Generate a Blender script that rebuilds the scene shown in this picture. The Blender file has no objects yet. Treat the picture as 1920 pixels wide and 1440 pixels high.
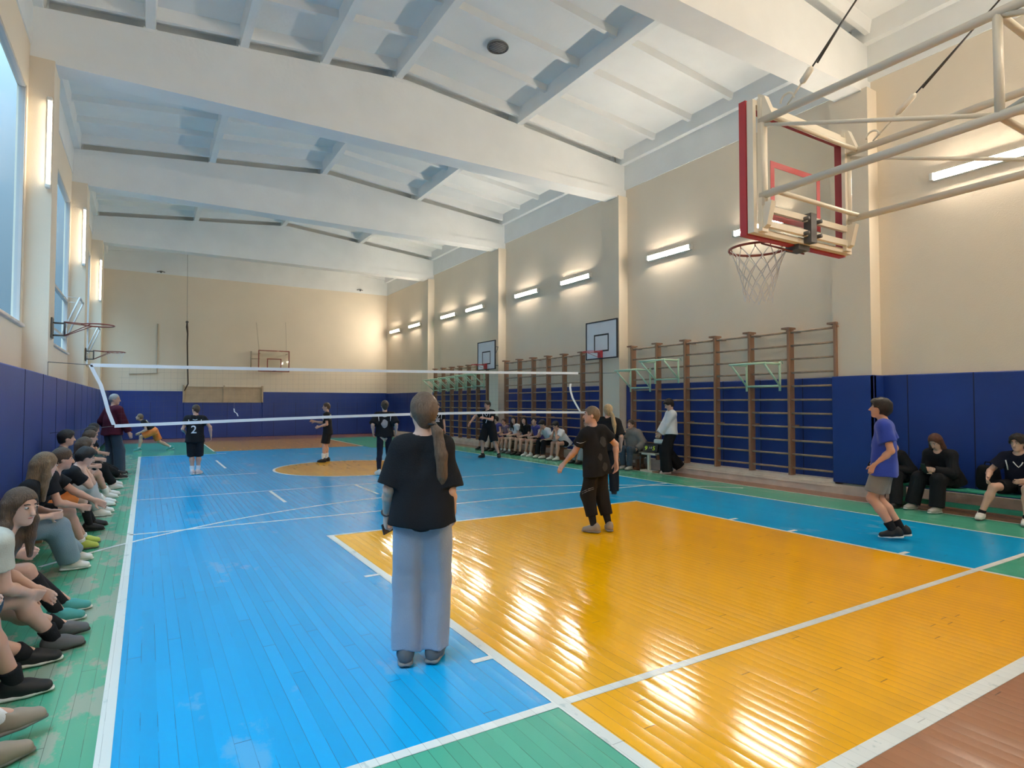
import bpy, math, random
import numpy as np
from mathutils import Vector, Matrix
from mathutils.bvhtree import BVHTree

random.seed(7)
rng = np.random.default_rng(7)
C = bpy.context.scene.collection
SC = bpy.context.scene

# ------------------------------------------------------------------ camera
CAM = Vector((-4.3507, -1.4744, 1.59)); YAW, PITCH, ROLL, FPX = 0.5479, 0.0312, 0.0011, 1122.96
_f = Vector((math.sin(YAW) * math.cos(PITCH), math.cos(YAW) * math.cos(PITCH), math.sin(PITCH)))
_r0 = Vector((math.cos(YAW), -math.sin(YAW), 0)); _u0 = _r0.cross(_f)
_r = _r0 * math.cos(ROLL) + _u0 * math.sin(ROLL); _u = -_r0 * math.sin(ROLL) + _u0 * math.cos(ROLL)
cd = bpy.data.cameras.new('camera'); cam = bpy.data.objects.new('camera', cd); C.objects.link(cam)
cd.sensor_width = 36; cd.lens = FPX / 1920 * 36; cd.clip_start = .05; cd.clip_end = 200
cam.matrix_world = Matrix(((_r.x, _u.x, -_f.x, CAM.x), (_r.y, _u.y, -_f.y, CAM.y), (_r.z, _u.z, -_f.z, CAM.z), (0, 0, 0, 1)))
SC.camera = cam

# ------------------------------------------------------------------ sky and exposure
SC.view_settings.view_transform = 'Standard'; SC.view_settings.look = 'None'
SC.view_settings.gamma = 1; SC.view_settings.use_curve_mapping = False
SC.view_settings.exposure = 1.36
SC.cycles.use_denoising = True
SC.cycles.max_bounces = 8; SC.cycles.diffuse_bounces = 5; SC.cycles.transparent_max_bounces = 12
SC.cycles.caustics_reflective = False; SC.cycles.caustics_refractive = False
SC.cycles.sample_clamp_indirect = 6
LAMP_E = 85.0          # radiance of the fluorescent tubes
SKY_E = .80           # radiance of the overcast sky
w = bpy.data.worlds.new('sky'); SC.world = w; w.use_nodes = True
wt = w.node_tree; bg = wt.nodes['Background']
tc = wt.nodes.new('ShaderNodeTexCoord'); nz = wt.nodes.new('ShaderNodeTexNoise'); cr = wt.nodes.new('ShaderNodeValToRGB')
nz.inputs['Scale'].default_value = 2.2; nz.inputs['Detail'].default_value = 3
cr.color_ramp.elements[0].color = (.34, .60, .80, 1); cr.color_ramp.elements[1].color = (.48, .72, .90, 1)
cr.color_ramp.elements[0].position = .35; cr.color_ramp.elements[1].position = .65
wt.links.new(tc.outputs['Generated'], nz.inputs['Vector']); wt.links.new(nz.outputs['Fac'], cr.inputs['Fac'])
sx = wt.nodes.new('ShaderNodeSeparateXYZ'); wt.links.new(tc.outputs['Generated'], sx.inputs[0])
pz = wt.nodes.new('ShaderNodeMath'); pz.operation = 'POWER'; pz.use_clamp = True; pz.inputs[1].default_value = 3.6; wt.links.new(sx.outputs[2], pz.inputs[0])
mr = wt.nodes.new('ShaderNodeMapRange'); mr.inputs['From Min'].default_value = 0; mr.inputs['From Max'].default_value = 1; mr.inputs['To Min'].default_value = .27; mr.inputs['To Max'].default_value = 13.0
wt.links.new(pz.outputs[0], mr.inputs['Value'])      # overcast: brighter towards the zenith
vm = wt.nodes.new('ShaderNodeVectorMath'); vm.operation = 'SCALE'; wt.links.new(cr.outputs['Color'], vm.inputs[0]); wt.links.new(mr.outputs[0], vm.inputs['Scale'])
wt.links.new(vm.outputs[0], bg.inputs['Color']); bg.inputs['Strength'].default_value = SKY_E

# ------------------------------------------------------------------ helpers
LW, RW, BW, FW = -6.0, 6.37, 28.72, -2.75
PILY = [-2.25, 3.97, 10.28, 16.52, 22.65]; PILW = .66
BEAMY = [-2.1, 4.1, 10.36, 16.58, 22.75]

def tag(o, label=None, cat=None, group=None, kind=None):
    if label: o['label'] = label
    if cat: o['category'] = cat
    if group: o['group'] = group
    if kind: o['kind'] = kind
    return o

def empty(name, loc=(0, 0, 0), rz=0):
    o = bpy.data.objects.new(name, None); C.objects.link(o); o.location = loc; o.rotation_euler = (0, 0, rz)
    o.empty_display_size = .1
    return o

def copy_tree(o, parent=None):
    c = o.copy(); C.objects.link(c); c.parent = parent
    if parent is not None: c.matrix_parent_inverse = o.matrix_parent_inverse.copy()
    for ch in [x for x in bpy.data.objects if x.parent == o]: copy_tree(ch, c)
    return c

class MB:
    def __init__(s): s.v = []; s.f = []; s.m = []; s.sm = []
    def add(s, vs, fs, mi=0, smooth=False):
        b = len(s.v); s.v += [tuple(map(float, v)) for v in vs]
        for f in fs: s.f.append(tuple(b + i for i in f)); s.m.append(mi); s.sm.append(smooth)
    def hexa(s, p, mi=0):      # 8 corners: bottom 0-3 ccw, top 4-7
        s.add(p, [(3, 2, 1, 0), (4, 5, 6, 7), (0, 1, 5, 4), (1, 2, 6, 5), (2, 3, 7, 6), (3, 0, 4, 7)], mi)
    def box(s, x0, x1, y0, y1, z0, z1, mi=0):
        s.hexa([(x0, y0, z0), (x1, y0, z0), (x1, y1, z0), (x0, y1, z0), (x0, y0, z1), (x1, y0, z1), (x1, y1, z1), (x0, y1, z1)], mi)
    def bbox(s, c, ax, half, mi=0):   # oriented box: centre, three axes, half sizes
        c = Vector(c); a, b, d = [Vector(q).normalized() * h for q, h in zip(ax, half)]
        s.hexa([c + a * i + b * j + d * k for i, j, k in ((-1, -1, -1), (1, -1, -1), (1, 1, -1), (-1, 1, -1), (-1, -1, 1), (1, -1, 1), (1, 1, 1), (-1, 1, 1))], mi)
    def rbox(s, x0, x1, y0, y1, z0, z1, b=.01, mi=0):   # box with chamfered long edges
        b = min(b, (x1 - x0) / 2.2, (y1 - y0) / 2.2, (z1 - z0) / 2.2)
        vs = []
        for (X, Y, Z) in [(x0, y0, z0), (x1, y0, z0), (x1, y1, z0), (x0, y1, z0), (x0, y0, z1), (x1, y0, z1), (x1, y1, z1), (x0, y1, z1)]:
            ix = X + (b if X == x0 else -b); iy = Y + (b if Y == y0 else -b); iz = Z + (b if Z == z0 else -b)
            vs += [(X, iy, iz), (ix, Y, iz), (ix, iy, Z)]
        I = lambda c, a: 3 * c + a
        fs = [(I(0, 2), I(3, 2), I(2, 2), I(1, 2)), (I(4, 2), I(5, 2), I(6, 2), I(7, 2)),
              (I(0, 1), I(1, 1), I(5, 1), I(4, 1)), (I(2, 1), I(3, 1), I(7, 1), I(6, 1)),
              (I(1, 0), I(2, 0), I(6, 0), I(5, 0)), (I(3, 0), I(0, 0), I(4, 0), I(7, 0))]
        for a, b_, ax, bx in [(0, 1, 1, 2), (1, 2, 0, 2), (2, 3, 1, 2), (3, 0, 0, 2)]:
            fs.append((I(a, bx), I(b_, bx), I(b_, ax), I(a, ax)))
        for a, b_, ax, bx in [(4, 5, 1, 2), (5, 6, 0, 2), (6, 7, 1, 2), (7, 4, 0, 2)]:
            fs.append((I(a, ax), I(b_, ax), I(b_, bx), I(a, bx)))
        for a, b_ in [(0, 4), (1, 5), (2, 6), (3, 7)]:
            p = (0, 1) if a in (0, 2) else (1, 0)
            fs.append((I(a, p[0]), I(a, p[1]), I(b_, p[1]), I(b_, p[0])))
        for c in range(8):
            fs.append((I(c, 0), I(c, 1), I(c, 2)) if c in (0, 2, 5, 7) else (I(c, 2), I(c, 1), I(c, 0)))
        s.add(vs, fs, mi)
    def tube(s, pts, r, n=10, mi=0, closed=False, caps=True):
        pts = [Vector(p) for p in pts]; N = len(pts); rr = r if isinstance(r, (list, tuple)) else [r] * N
        vs = []; up = None
        for i, p in enumerate(pts):
            if closed: t = (pts[(i + 1) % N] - pts[i - 1])
            else: t = pts[min(i + 1, N - 1)] - pts[max(i - 1, 0)]
            t.normalize()
            if up is None: up = t.orthogonal().normalized()
            up = (up - t * up.dot(t)).normalized(); b = t.cross(up)
            for k in range(n):
                a = 2 * math.pi * k / n; vs.append(p + (up * math.cos(a) + b * math.sin(a)) * rr[i])
        fs = []
        for i in range(N if closed else N - 1):
            j = (i + 1) % N
            for k in range(n): fs.append((i * n + k, i * n + (k + 1) % n, j * n + (k + 1) % n, j * n + k))
        if caps and not closed: fs += [tuple(reversed(range(n))), tuple(range((N - 1) * n, N * n))]
        s.add(vs, fs, mi, True)
    def ball(s, c, r, n=12, mi=0):
        c = Vector(c); vs = []; fs = []; m = n // 2
        rx, ry, rz = r if isinstance(r, (list, tuple)) else (r, r, r)
        for i in range(m + 1):
            a = math.pi * i / m
            for k in range(n): b = 2 * math.pi * k / n; vs.append(c + Vector((rx * math.sin(a) * math.cos(b), ry * math.sin(a) * math.sin(b), rz * math.cos(a))))
        for i in range(m):
            for k in range(n): fs.append((i * n + k, (i + 1) * n + k, (i + 1) * n + (k + 1) % n, i * n + (k + 1) % n))
        s.add(vs, fs, mi, True)
    def build(s, name, mats, parent=None, loc=None):
        me = bpy.data.meshes.new(name); me.from_pydata(s.v, [], s.f)
        for m in (mats if isinstance(mats, (list, tuple)) else [mats]): me.materials.append(m)
        me.polygons.foreach_set('material_index', s.m); me.polygons.foreach_set('use_smooth', s.sm); me.update()
        o = bpy.data.objects.new(name, me); C.objects.link(o)
        if parent is not None: o.parent = parent
        if loc is not None: o.location = loc
        return o

# ------------------------------------------------------------------ materials
MATS = {}
def mat(name, col, rough=.6, metal=0, bump=0, bscale=40, var=0, vscale=3, spec=.5, sheen=0, stretch=None, emit=None, es=0, coat=0):
    if name in MATS: return MATS[name]
    m = bpy.data.materials.new(name); m.use_nodes = True; nt = m.node_tree; b = nt.nodes['Principled BSDF']
    b.inputs['Base Color'].default_value = (*col, 1); b.inputs['Roughness'].default_value = rough; b.inputs['Metallic'].default_value = metal
    b.inputs['Specular IOR Level'].default_value = spec; b.inputs['Coat Weight'].default_value = coat
    if sheen: b.inputs['Sheen Weight'].default_value = sheen
    if emit: b.inputs['Emission Color'].default_value = (*emit, 1); b.inputs['Emission Strength'].default_value = es
    if bump or var:
        t = nt.nodes.new('ShaderNodeTexCoord'); mp = nt.nodes.new('ShaderNodeMapping')
        nt.links.new(t.outputs['Object'], mp.inputs['Vector'])
        if stretch: mp.inputs['Scale'].default_value = stretch
    if bump:
        n = nt.nodes.new('ShaderNodeTexNoise'); n.inputs['Scale'].default_value = bscale; n.inputs['Detail'].default_value = 4
        bp = nt.nodes.new('ShaderNodeBump'); bp.inputs['Strength'].default_value = bump; bp.inputs['Distance'].default_value = .01
        nt.links.new(mp.outputs[0], n.inputs['Vector']); nt.links.new(n.outputs['Fac'], bp.inputs['Height']); nt.links.new(bp.outputs[0], b.inputs['Normal'])
    if var:
        n = nt.nodes.new('ShaderNodeTexNoise'); n.inputs['Scale'].default_value = vscale; n.inputs['Detail'].default_value = 5
        r = nt.nodes.new('ShaderNodeValToRGB'); nt.links.new(mp.outputs[0], n.inputs['Vector']); nt.links.new(n.outputs['Fac'], r.inputs['Fac'])
        r.color_ramp.elements[0].position = .3; r.color_ramp.elements[1].position = .7
        r.color_ramp.elements[0].color = (*[c * (1 - var) for c in col], 1); r.color_ramp.elements[1].color = (*[min(1, c * (1 + var)) for c in col], 1)
        nt.links.new(r.outputs[0], b.inputs['Base Color'])
    MATS[name] = m
    return m

def paint_wood(name, col, rough=.16, worn=None, worn_amt=.0, wsc=.9, gapdark=.6, tilt=.016, line=False):
    """glossy painted boards running along Y: each board leans a hair its own way, joints show as fine grooves"""
    m = bpy.data.materials.new(name); m.use_nodes = True; nt = m.node_tree; N = nt.nodes; L = nt.links; b = N['Principled BSDF']
    def nd(t, **k):
        x = N.new(t)
        for a, v in k.items(): setattr(x, a, v)
        return x
    def M(op, a, c=None, d=None):
        x = nd('ShaderNodeMath', operation=op)
        for i, v in enumerate((a, c, d)):
            if v is None: continue
            if isinstance(v, (int, float)): x.inputs[i].default_value = v
            else: L.new(v, x.inputs[i])
        return x.outputs[0]
    t = nd('ShaderNodeTexCoord'); s = nd('ShaderNodeSeparateXYZ'); L.new(t.outputs['Object'], s.inputs[0])
    X, Y = s.outputs[0], s.outputs[1]
    PW = .075
    xi = M('DIVIDE', X, PW); xf = M('FLOOR', xi); xr = M('SUBTRACT', xi, xf)
    wn = nd('ShaderNodeTexWhiteNoise', noise_dimensions='1D'); L.new(xf, wn.inputs['W'])
    yi = M('ADD', M('DIVIDE', Y, 2.6), M('MULTIPLY', wn.outputs['Value'], 7.3)); yf = M('FLOOR', yi); yr = M('SUBTRACT', yi, yf)
    cv = nd('ShaderNodeCombineXYZ'); L.new(xf, cv.inputs[0]); L.new(yf, cv.inputs[1])
    w2 = nd('ShaderNodeTexWhiteNoise', noise_dimensions='3D'); L.new(cv.outputs[0], w2.inputs['Vector'])
    gx = M('LESS_THAN', M('MINIMUM', xr, M('SUBTRACT', 1., xr)), .018); gy = M('LESS_THAN', M('MINIMUM', yr, M('SUBTRACT', 1., yr)), .0012)
    # not every joint is open: the paint bridges most of them
    brk = nd('ShaderNodeTexNoise'); brk.inputs['Scale'].default_value = 1.4; L.new(t.outputs['Object'], brk.inputs['Vector'])
    gap = M('MULTIPLY', M('MAXIMUM', gx, gy), M('GREATER_THAN', M('ADD', brk.outputs['Fac'], M('MULTIPLY', wn.outputs['Value'], .5)), .62))
    # normal: board tilt plus soft waves
    wv = nd('ShaderNodeTexNoise'); wv.inputs['Scale'].default_value = 1.0; wv.inputs['Detail'].default_value = 2
    mp = nd('ShaderNodeMapping'); mp.inputs['Scale'].default_value = (9, .9, 1); L.new(t.outputs['Object'], mp.inputs[0]); L.new(mp.outputs[0], wv.inputs['Vector'])
    sv = nd('ShaderNodeSeparateXYZ'); L.new(w2.outputs['Color'], sv.inputs[0]); sw = nd('ShaderNodeSeparateXYZ'); L.new(wv.outputs['Color'], sw.inputs[0])
    tx = M('ADD', M('ADD', M('MULTIPLY', M('SUBTRACT', sv.outputs[0], .5), tilt * 1.9), M('MULTIPLY', M('SUBTRACT', sw.outputs[0], .5), tilt * 1.5)), M('MULTIPLY', M('SUBTRACT', xr, .5), tilt * 2.6))
    ty = M('ADD', M('MULTIPLY', M('SUBTRACT', sv.outputs[1], .5), tilt * .6), M('MULTIPLY', M('SUBTRACT', sw.outputs[1], .5), tilt * 1.6))
    cn = nd('ShaderNodeCombineXYZ'); L.new(tx, cn.inputs[0]); L.new(ty, cn.inputs[1]); cn.inputs[2].default_value = 1
    nn = nd('ShaderNodeVectorMath', operation='NORMALIZE'); L.new(cn.outputs[0], nn.inputs[0]); L.new(nn.outputs[0], b.inputs['Normal'])
    # colour
    mix = nd('ShaderNodeMix', data_type='RGBA'); mix.inputs['A'].default_value = (*col, 1)
    mix.inputs['B'].default_value = (*[c * 1.12 for c in col], 1); L.new(w2.outputs['Value'], mix.inputs['Factor'])
    last = mix.outputs['Result']
    if worn:
        wz = nd('ShaderNodeTexNoise'); wz.inputs['Scale'].default_value = wsc; wz.inputs['Detail'].default_value = 8; wz.inputs['Roughness'].default_value = .62
        m2 = nd('ShaderNodeMapping'); m2.inputs['Scale'].default_value = (1.6, .8, 1); L.new(t.outputs['Object'], m2.inputs[0]); L.new(m2.outputs[0], wz.inputs['Vector'])
        rp = nd('ShaderNodeValToRGB'); rp.color_ramp.elements[0].position = worn_amt; rp.color_ramp.elements[1].position = worn_amt + .05
        L.new(wz.outputs['Fac'], rp.inputs['Fac'])
        mm = nd('ShaderNodeMix', data_type='RGBA'); L.new(M('MULTIPLY', rp.outputs[0], .75), mm.inputs['Factor']); L.new(last, mm.inputs['A']); mm.inputs['B'].default_value = (*worn, 1)
        last = mm.outputs['Result']
    mg = nd('ShaderNodeMix', data_type='RGBA'); L.new(M('MULTIPLY', gap, gapdark), mg.inputs['Factor']); L.new(last, mg.inputs['A']); mg.inputs['B'].default_value = (.03, .025, .02, 1)
    L.new(mg.outputs['Result'], b.inputs['Base Color'])
    rn = nd('ShaderNodeTexNoise'); rn.inputs['Scale'].default_value = 2.5; L.new(mp.outputs[0], rn.inputs['Vector'])
    L.new(M('ADD', M('MULTIPLY', rn.outputs['Fac'], .10), rough - .05), b.inputs['Roughness'])
    b.inputs['Specular IOR Level'].default_value = .35
    return m

M_wall = mat('wall_paint_beige', (.78, .69, .555), .75, bump=.25, bscale=60, var=.03, vscale=.8)
M_white = mat('ceiling_paint', (.82, .84, .83), .85, bump=.3, bscale=14, var=.03, vscale=1.5)
M_pad = mat('blue_vinyl_padding', (.010, .042, .25), .42, bump=.12, bscale=18, var=.12, vscale=1.2)
M_trim = mat('old_white_paint', (.76, .66, .57), .6, bump=.3, bscale=25, var=.12, vscale=4)
M_frame = mat('window_frame_paint', (.55, .52, .50), .5)
M_seam = mat('dark_seam', (.01, .015, .06), .7)
M_wood = mat('brown_varnished_wood', (.30, .17, .105), .5, bump=.2, bscale=30, var=.25, vscale=5, stretch=(1, 1, .2))
M_rung = mat('worn_rung_wood', (.40, .29, .20), .45, var=.25, vscale=6)
M_steel = mat('cream_painted_steel', (.82, .76, .63), .35)
M_green = mat('pale_green_painted_steel', (.50, .72, .55), .4)
M_red = mat('red_paint', (.50, .04, .05), .4)
M_rim = mat('rim_red_brown_steel', (.22, .045, .03), .4)
M_black = mat('black_paint', (.02, .02, .025), .5)
M_dark = mat('dark_grey_steel', (.10, .10, .10), .5)
M_board = mat('white_board', (.78, .80, .84), .45, var=.03, vscale=3)
M_tape = mat('white_tape', (.82, .84, .88), .6)
M_net = mat('white_cord', (.72, .70, .66), .8)
M_lamp = mat('lamp_glow', (1, 1, 1), .5, emit=(1., .86, .70), es=LAMP_E)
M_lamp2 = mat('lamp_glow_dim', (1, 1, 1), .5, emit=(1., .86, .66), es=9.)
M_plastic = mat('white_plastic', (.80, .78, .72), .4)
M_greenbench = mat('green_bench_paint', (.05, .42, .28), .4, var=.1)
M_rope = mat('dark_rope', (.07, .05, .04), .9, bump=.5, bscale=80)
M_paper = mat('paper', (.82, .82, .80), .8)
M_yel = mat('yellow_digits', (.55, .70, .03), .6)

def glass(name, tint=(1, 1, 1), fac=.06):
    m = bpy.data.materials.new(name); m.use_nodes = True; nt = m.node_tree; nt.nodes.clear()
    o = nt.nodes.new('ShaderNodeOutputMaterial'); t = nt.nodes.new('ShaderNodeBsdfTransparent'); g = nt.nodes.new('ShaderNodeBsdfGlossy')
    lw = nt.nodes.new('ShaderNodeLayerWeight'); pw = nt.nodes.new('ShaderNodeMath'); pw.operation = 'POWER'; pw.inputs[1].default_value = 4
    nt.links.new(lw.outputs['Facing'], pw.inputs[0]); fr = nt.nodes.new('ShaderNodeMath'); fr.operation = 'MULTIPLY_ADD'; fr.inputs[1].default_value = .04; fr.inputs[2].default_value = .02
    nt.links.new(pw.outputs[0], fr.inputs[0])
    t.inputs[0].default_value = (*tint, 1); g.inputs['Roughness'].default_value = .03
    x = nt.nodes.new('ShaderNodeMixShader'); nt.links.new(fr.outputs[0], x.inputs[0]); nt.links.new(t.outputs[0], x.inputs[1]); nt.links.new(g.outputs[0], x.inputs[2]); nt.links.new(x.outputs[0], o.inputs[0])
    return m
M_glass = glass('window_glass', (.93, .97, 1)); M_bglass = glass('acrylic_sheet', (.95, .95, .93))

F_blue = paint_wood('floor_blue', (.002, .32, .64), .21, worn=(.10, .38, .64), worn_amt=.59, wsc=1.1)
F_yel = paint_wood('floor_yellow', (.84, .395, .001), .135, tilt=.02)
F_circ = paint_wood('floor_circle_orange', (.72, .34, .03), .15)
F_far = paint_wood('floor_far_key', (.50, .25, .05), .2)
F_green = paint_wood('floor_green', (.07, .36, .24), .2, worn=(.30, .32, .25), worn_amt=.66, wsc=1.3)
F_lgreen = paint_wood('floor_worn_green', (.07, .34, .21), .24, worn=(.33, .34, .27), worn_amt=.50, wsc=2.0)
F_brown = paint_wood('floor_brown', (.32, .135, .065), .2)
F_line = paint_wood('floor_line', (.66, .68, .64), .3, worn=(.40, .48, .46), worn_amt=.6, wsc=6, gapdark=.35)

# ------------------------------------------------------------------ setting: floor
def zone(mb, x0, x1, y0, y1, mi, z=0): mb.add([(x0, y0, z), (x1, y0, z), (x1, y1, z), (x0, y1, z)], [(0, 1, 2, 3)], mi)
SX = 4.49; V0, V1 = 1.14, 19.14; KX = 2.45; K1 = 5.8; FK0, FK1 = 20.1, 25.8; CY, CR = 13.16, 1.8
fl = MB()
xs = [LW, -SX, -KX, KX, SX, 5.5, RW]; ys = [FW, 0.06, V0, K1, V1, FK0, FK1, BW]
for i in range(6):
    for j in range(7):
        xa, xb = xs[i], xs[i + 1]; ya, yb = ys[j], ys[j + 1]
        if i == 5: mi = 5                                # brown strip along the right wall
        elif j == 0: mi = 5
        elif j == 6: mi = 5
        elif i == 0: mi = 3 if j <= 4 else 2
        elif i == 4: mi = 2
        elif i == 2 and j in (1, 2): mi = 1
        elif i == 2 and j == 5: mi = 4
        elif i == 2 and j == 4: mi = 0
        elif j in (2, 3): mi = 0
        else: mi = 2
        zone(fl, xa, xb, ya, yb, mi)
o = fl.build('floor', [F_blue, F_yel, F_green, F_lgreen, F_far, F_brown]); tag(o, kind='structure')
sub = MB(); sub.box(LW - .3, RW + .3, FW - .3, BW + .3, -.25, -.004); tag(sub.build('floor_base', M_trim), kind='structure')
ln = MB(); n = 72
ring = [(math.cos(2 * math.pi * k / n), math.sin(2 * math.pi * k / n)) for k in range(n)]
cm = MB(); cm.add([(CR * a, CY + CR * b, .0012) for a, b in ring], [tuple(range(n))]); tag(cm.build('floor_centre_circle', F_circ), kind='structure')
def line(x0, y0, x1, y1, w=.06, z=.002):
    d = Vector((x1 - x0, y1 - y0, 0)).normalized(); q = Vector((-d.y, d.x, 0)) * w / 2
    a, b = Vector((x0, y0, 0)), Vector((x1, y1, 0))
    p = [a - q, b - q, b + q, a + q]; ln.hexa([(v.x, v.y, 0.0002) for v in p] + [(v.x, v.y, z) for v in p])
def arc(cx, cy, r, a0, a1, w=.05, n=64, z=.0024):
    for k in range(n):
        t0 = a0 + (a1 - a0) * k / n; t1 = a0 + (a1 - a0) * (k + 1) / n
        p = [(cx + (r + s) * math.cos(t), cy + (r + s) * math.sin(t)) for t, s in ((t0, -w / 2), (t0, w / 2), (t1, w / 2), (t1, -w / 2))]
        ln.hexa([(x, y, .0002) for x, y in p] + [(x, y, z) for x, y in p])
for x, w_ in ((-SX, .065), (SX, .05)): line(x, V0 - .03, x, V1 + .03, w_)
line(-SX, V0, SX + .4, V0, .06, .0021); line(-SX, V1, -2.2, V1, .03, .0018)
line(-KX, 0, -KX, K1 + .03, .075, .0022); line(KX, 0, KX, K1 + .03, .045, .0022); line(-KX - .02, K1, KX + .02, K1, .05, .0023)
line(-KX, .06, 4.6, .06, .09, .0023)
line(5.5, V0 - 2, 5.5, 16, .03)
for y in (1.83, 3.94): line(-KX - .17, y, -KX, y, .05)
for y in (1.83, 3.12, 4.0): line(KX, y, KX + .17, y, .05)
arc(0, CY, CR, 0, 2 * math.pi, .055, 96)
line(-SX, 7.08, SX, 7.08, .045); line(-SX, 10.05, 3.0, 10.05, .03); line(-SX, 13.05, -2.2, 13.05, .025)
line(-2.43, 8.6, -2.43, 10.0, .05); line(-.88, 8.65, -.88, 10.05, .05); line(-2.69, 14.5, -2.69, 16.8, .05)
a_ = math.acos(5.2 / 6.75); arc(0, 1.575, 6.75, a_, math.pi - a_, .045, 90)
line(-KX, FK0 + .05, -KX, FK1, .04); line(KX, FK0 + .05, KX, FK1, .04)
tag(ln.build('floor_lines', F_line), kind='structure')

# ------------------------------------------------------------------ setting: walls, pilasters, ceiling
WZ0, WZ1 = 2.76, 6.45; PT = 7.2
def ztop(x): return 8.43 - .095 * abs(x - .25)
wr = MB(); wr.box(RW, RW + .3, FW, BW, 0, PT, 0); wr.box(RW - .02, RW + .3, FW, BW, PT, 8.9, 1)
for y in PILY: wr.box(RW - .3, RW + .02, y, y + PILW, 0, 7.0, 0)
tag(wr.build('wall_right', [M_wall, M_white]), kind='structure')
wb = MB(); wb.box(LW - .3, RW + .3, BW, BW + .3, 0, PT, 0); wb.box(LW - .3, RW + .3, BW - .02, BW + .3, PT, 8.9, 1)
tag(wb.build('wall_back', [M_wall, M_white]), kind='structure')
wf = MB(); wf.box(LW - .3, RW + .3, FW - .3, FW, 0, PT, 0); wf.box(LW - .3, RW + .3, FW - .3, FW + .02, PT, 8.9, 1)
tag(wf.build('wall_front', [M_wall, M_white]), kind='structure')
wl = MB()
WINS = [(-1.45, 3.83), (4.77, 10.14), (11.08, 16.38), (17.32, 22.5), (23.45, 28.1)]
wl.box(LW - .12, LW, FW, BW, 0, WZ0, 0); wl.box(LW - .12, LW, FW, BW, WZ1, PT, 0); wl.box(LW - .12, LW + .02, FW, BW, PT, 8.9, 1)
e = FW
for a, b in WINS + [(BW, BW)]: wl.box(LW - .12, LW, e, a, WZ0, WZ1, 0); e = b
for y in PILY: wl.box(LW - .02, LW + .32, y, y + PILW, 0, 7.0, 0)
tag(wl.build('wall_left', [M_wall, M_white]), kind='structure')

cl = MB()
RIBS = {0: [-4.4, -2.9, -1.45, .07, 3.07], 1: [-4.4, -2.92, -1.45, .07, 3.07], 2: [-2.92, .07, 3.1], 3: [-2.92, .07, 3.1], 4: [-2.92, .07, 3.1]}
edges = [(BEAMY[i] + .38, (BEAMY[i + 1] if i < 4 else BW + .4) + .02) for i in range(5)]
cuts = [LW, -4.4, -2.92, -1.45, .07, .25, 1.6, 3.08, 4.6, RW]
for bi in range(5):
    y0 = BEAMY[bi] + .2; y1 = (BEAMY[bi + 1] if bi < 4 else BW) + .2
    if bi == 0: y0 = FW
    for a, b in zip(cuts, cuts[1:]):
        za, zb = ztop(a) + .32, ztop(b) + .32
        cl.hexa([(a, y0, za), (b, y0, zb), (b, y1, zb), (a, y1, za), (a, y0, za + .1), (b, y0, zb + .1), (b, y1, zb + .1), (a, y1, za + .1)])
    ya, yb = BEAMY[bi] + .42, (BEAMY[bi + 1] - .02 if bi < 4 else BW)
    for x in RIBS[bi] + [LW + .08, RW - .08]:
        zb = ztop(x); wd = .1
        cl.hexa([(x - wd * .7, ya - .2, zb), (x + wd * .7, ya - .2, zb), (x + wd * .7, yb + .2, zb), (x - wd * .7, yb + .2, zb),
                 (x - wd, ya - .2, zb + .35), (x + wd, ya - .2, zb + .35), (x + wd, yb + .2, zb + .35), (x - wd, yb + .2, zb + .35)])
    xr = [LW] + sorted(RIBS[bi]) + [RW]
    nb = 5; cr_y = [ya + .06 + (yb - ya - .12) * k / nb for k in range(nb + 1)]
    for k, yy in enumerate(cr_y):
        dz = .12 if k in (0, nb) else .20; wd = .07
        for a, b in zip(xr, xr[1:]):
            seg = [a, b] if not (a < .25 < b) else [a, .25, b]
            for p, q in zip(seg, seg[1:]):
                zp, zq = ztop(p), ztop(q)
                cl.hexa([(p, yy - wd * .6, zp + dz), (q, yy - wd * .6, zq + dz), (q, yy + wd * .6, zq + dz), (p, yy + wd * .6, zp + dz),
                         (p, yy - wd * 1.3, zp + .33), (q, yy - wd * 1.3, zq + .33), (q, yy + wd * 1.3, zq + .33), (p, yy + wd * 1.3, zp + .33)])
tag(cl.build('ceiling', M_white), kind='structure')
for i, y in enumerate(BEAMY):
    g = MB()
    for a, b in ((LW, .25), (.25, RW)):
        za, zb = ztop(a), ztop(b)
        g.hexa([(a, y, 7.19), (b, y, 7.19), (b, y + .4, 7.19), (a, y + .4, 7.19), (a, y, za), (b, y, zb), (b, y + .4, zb), (a, y + .4, za)])
        g.box(a, b, y - .035, y + .435, 6.97, 7.2)
    # packing pieces on which the slab ribs bear
    for x in sorted(set([-2.92, .07, 3.1] + ([-4.4, -1.45] if i < 3 else []))):
        g.box(x - .1, x + .1, y - .005, y + .405, ztop(x) - .06, ztop(x) + .02)
    tag(g.build('trim_%d' % (i + 1), M_white), kind='structure')

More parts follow.
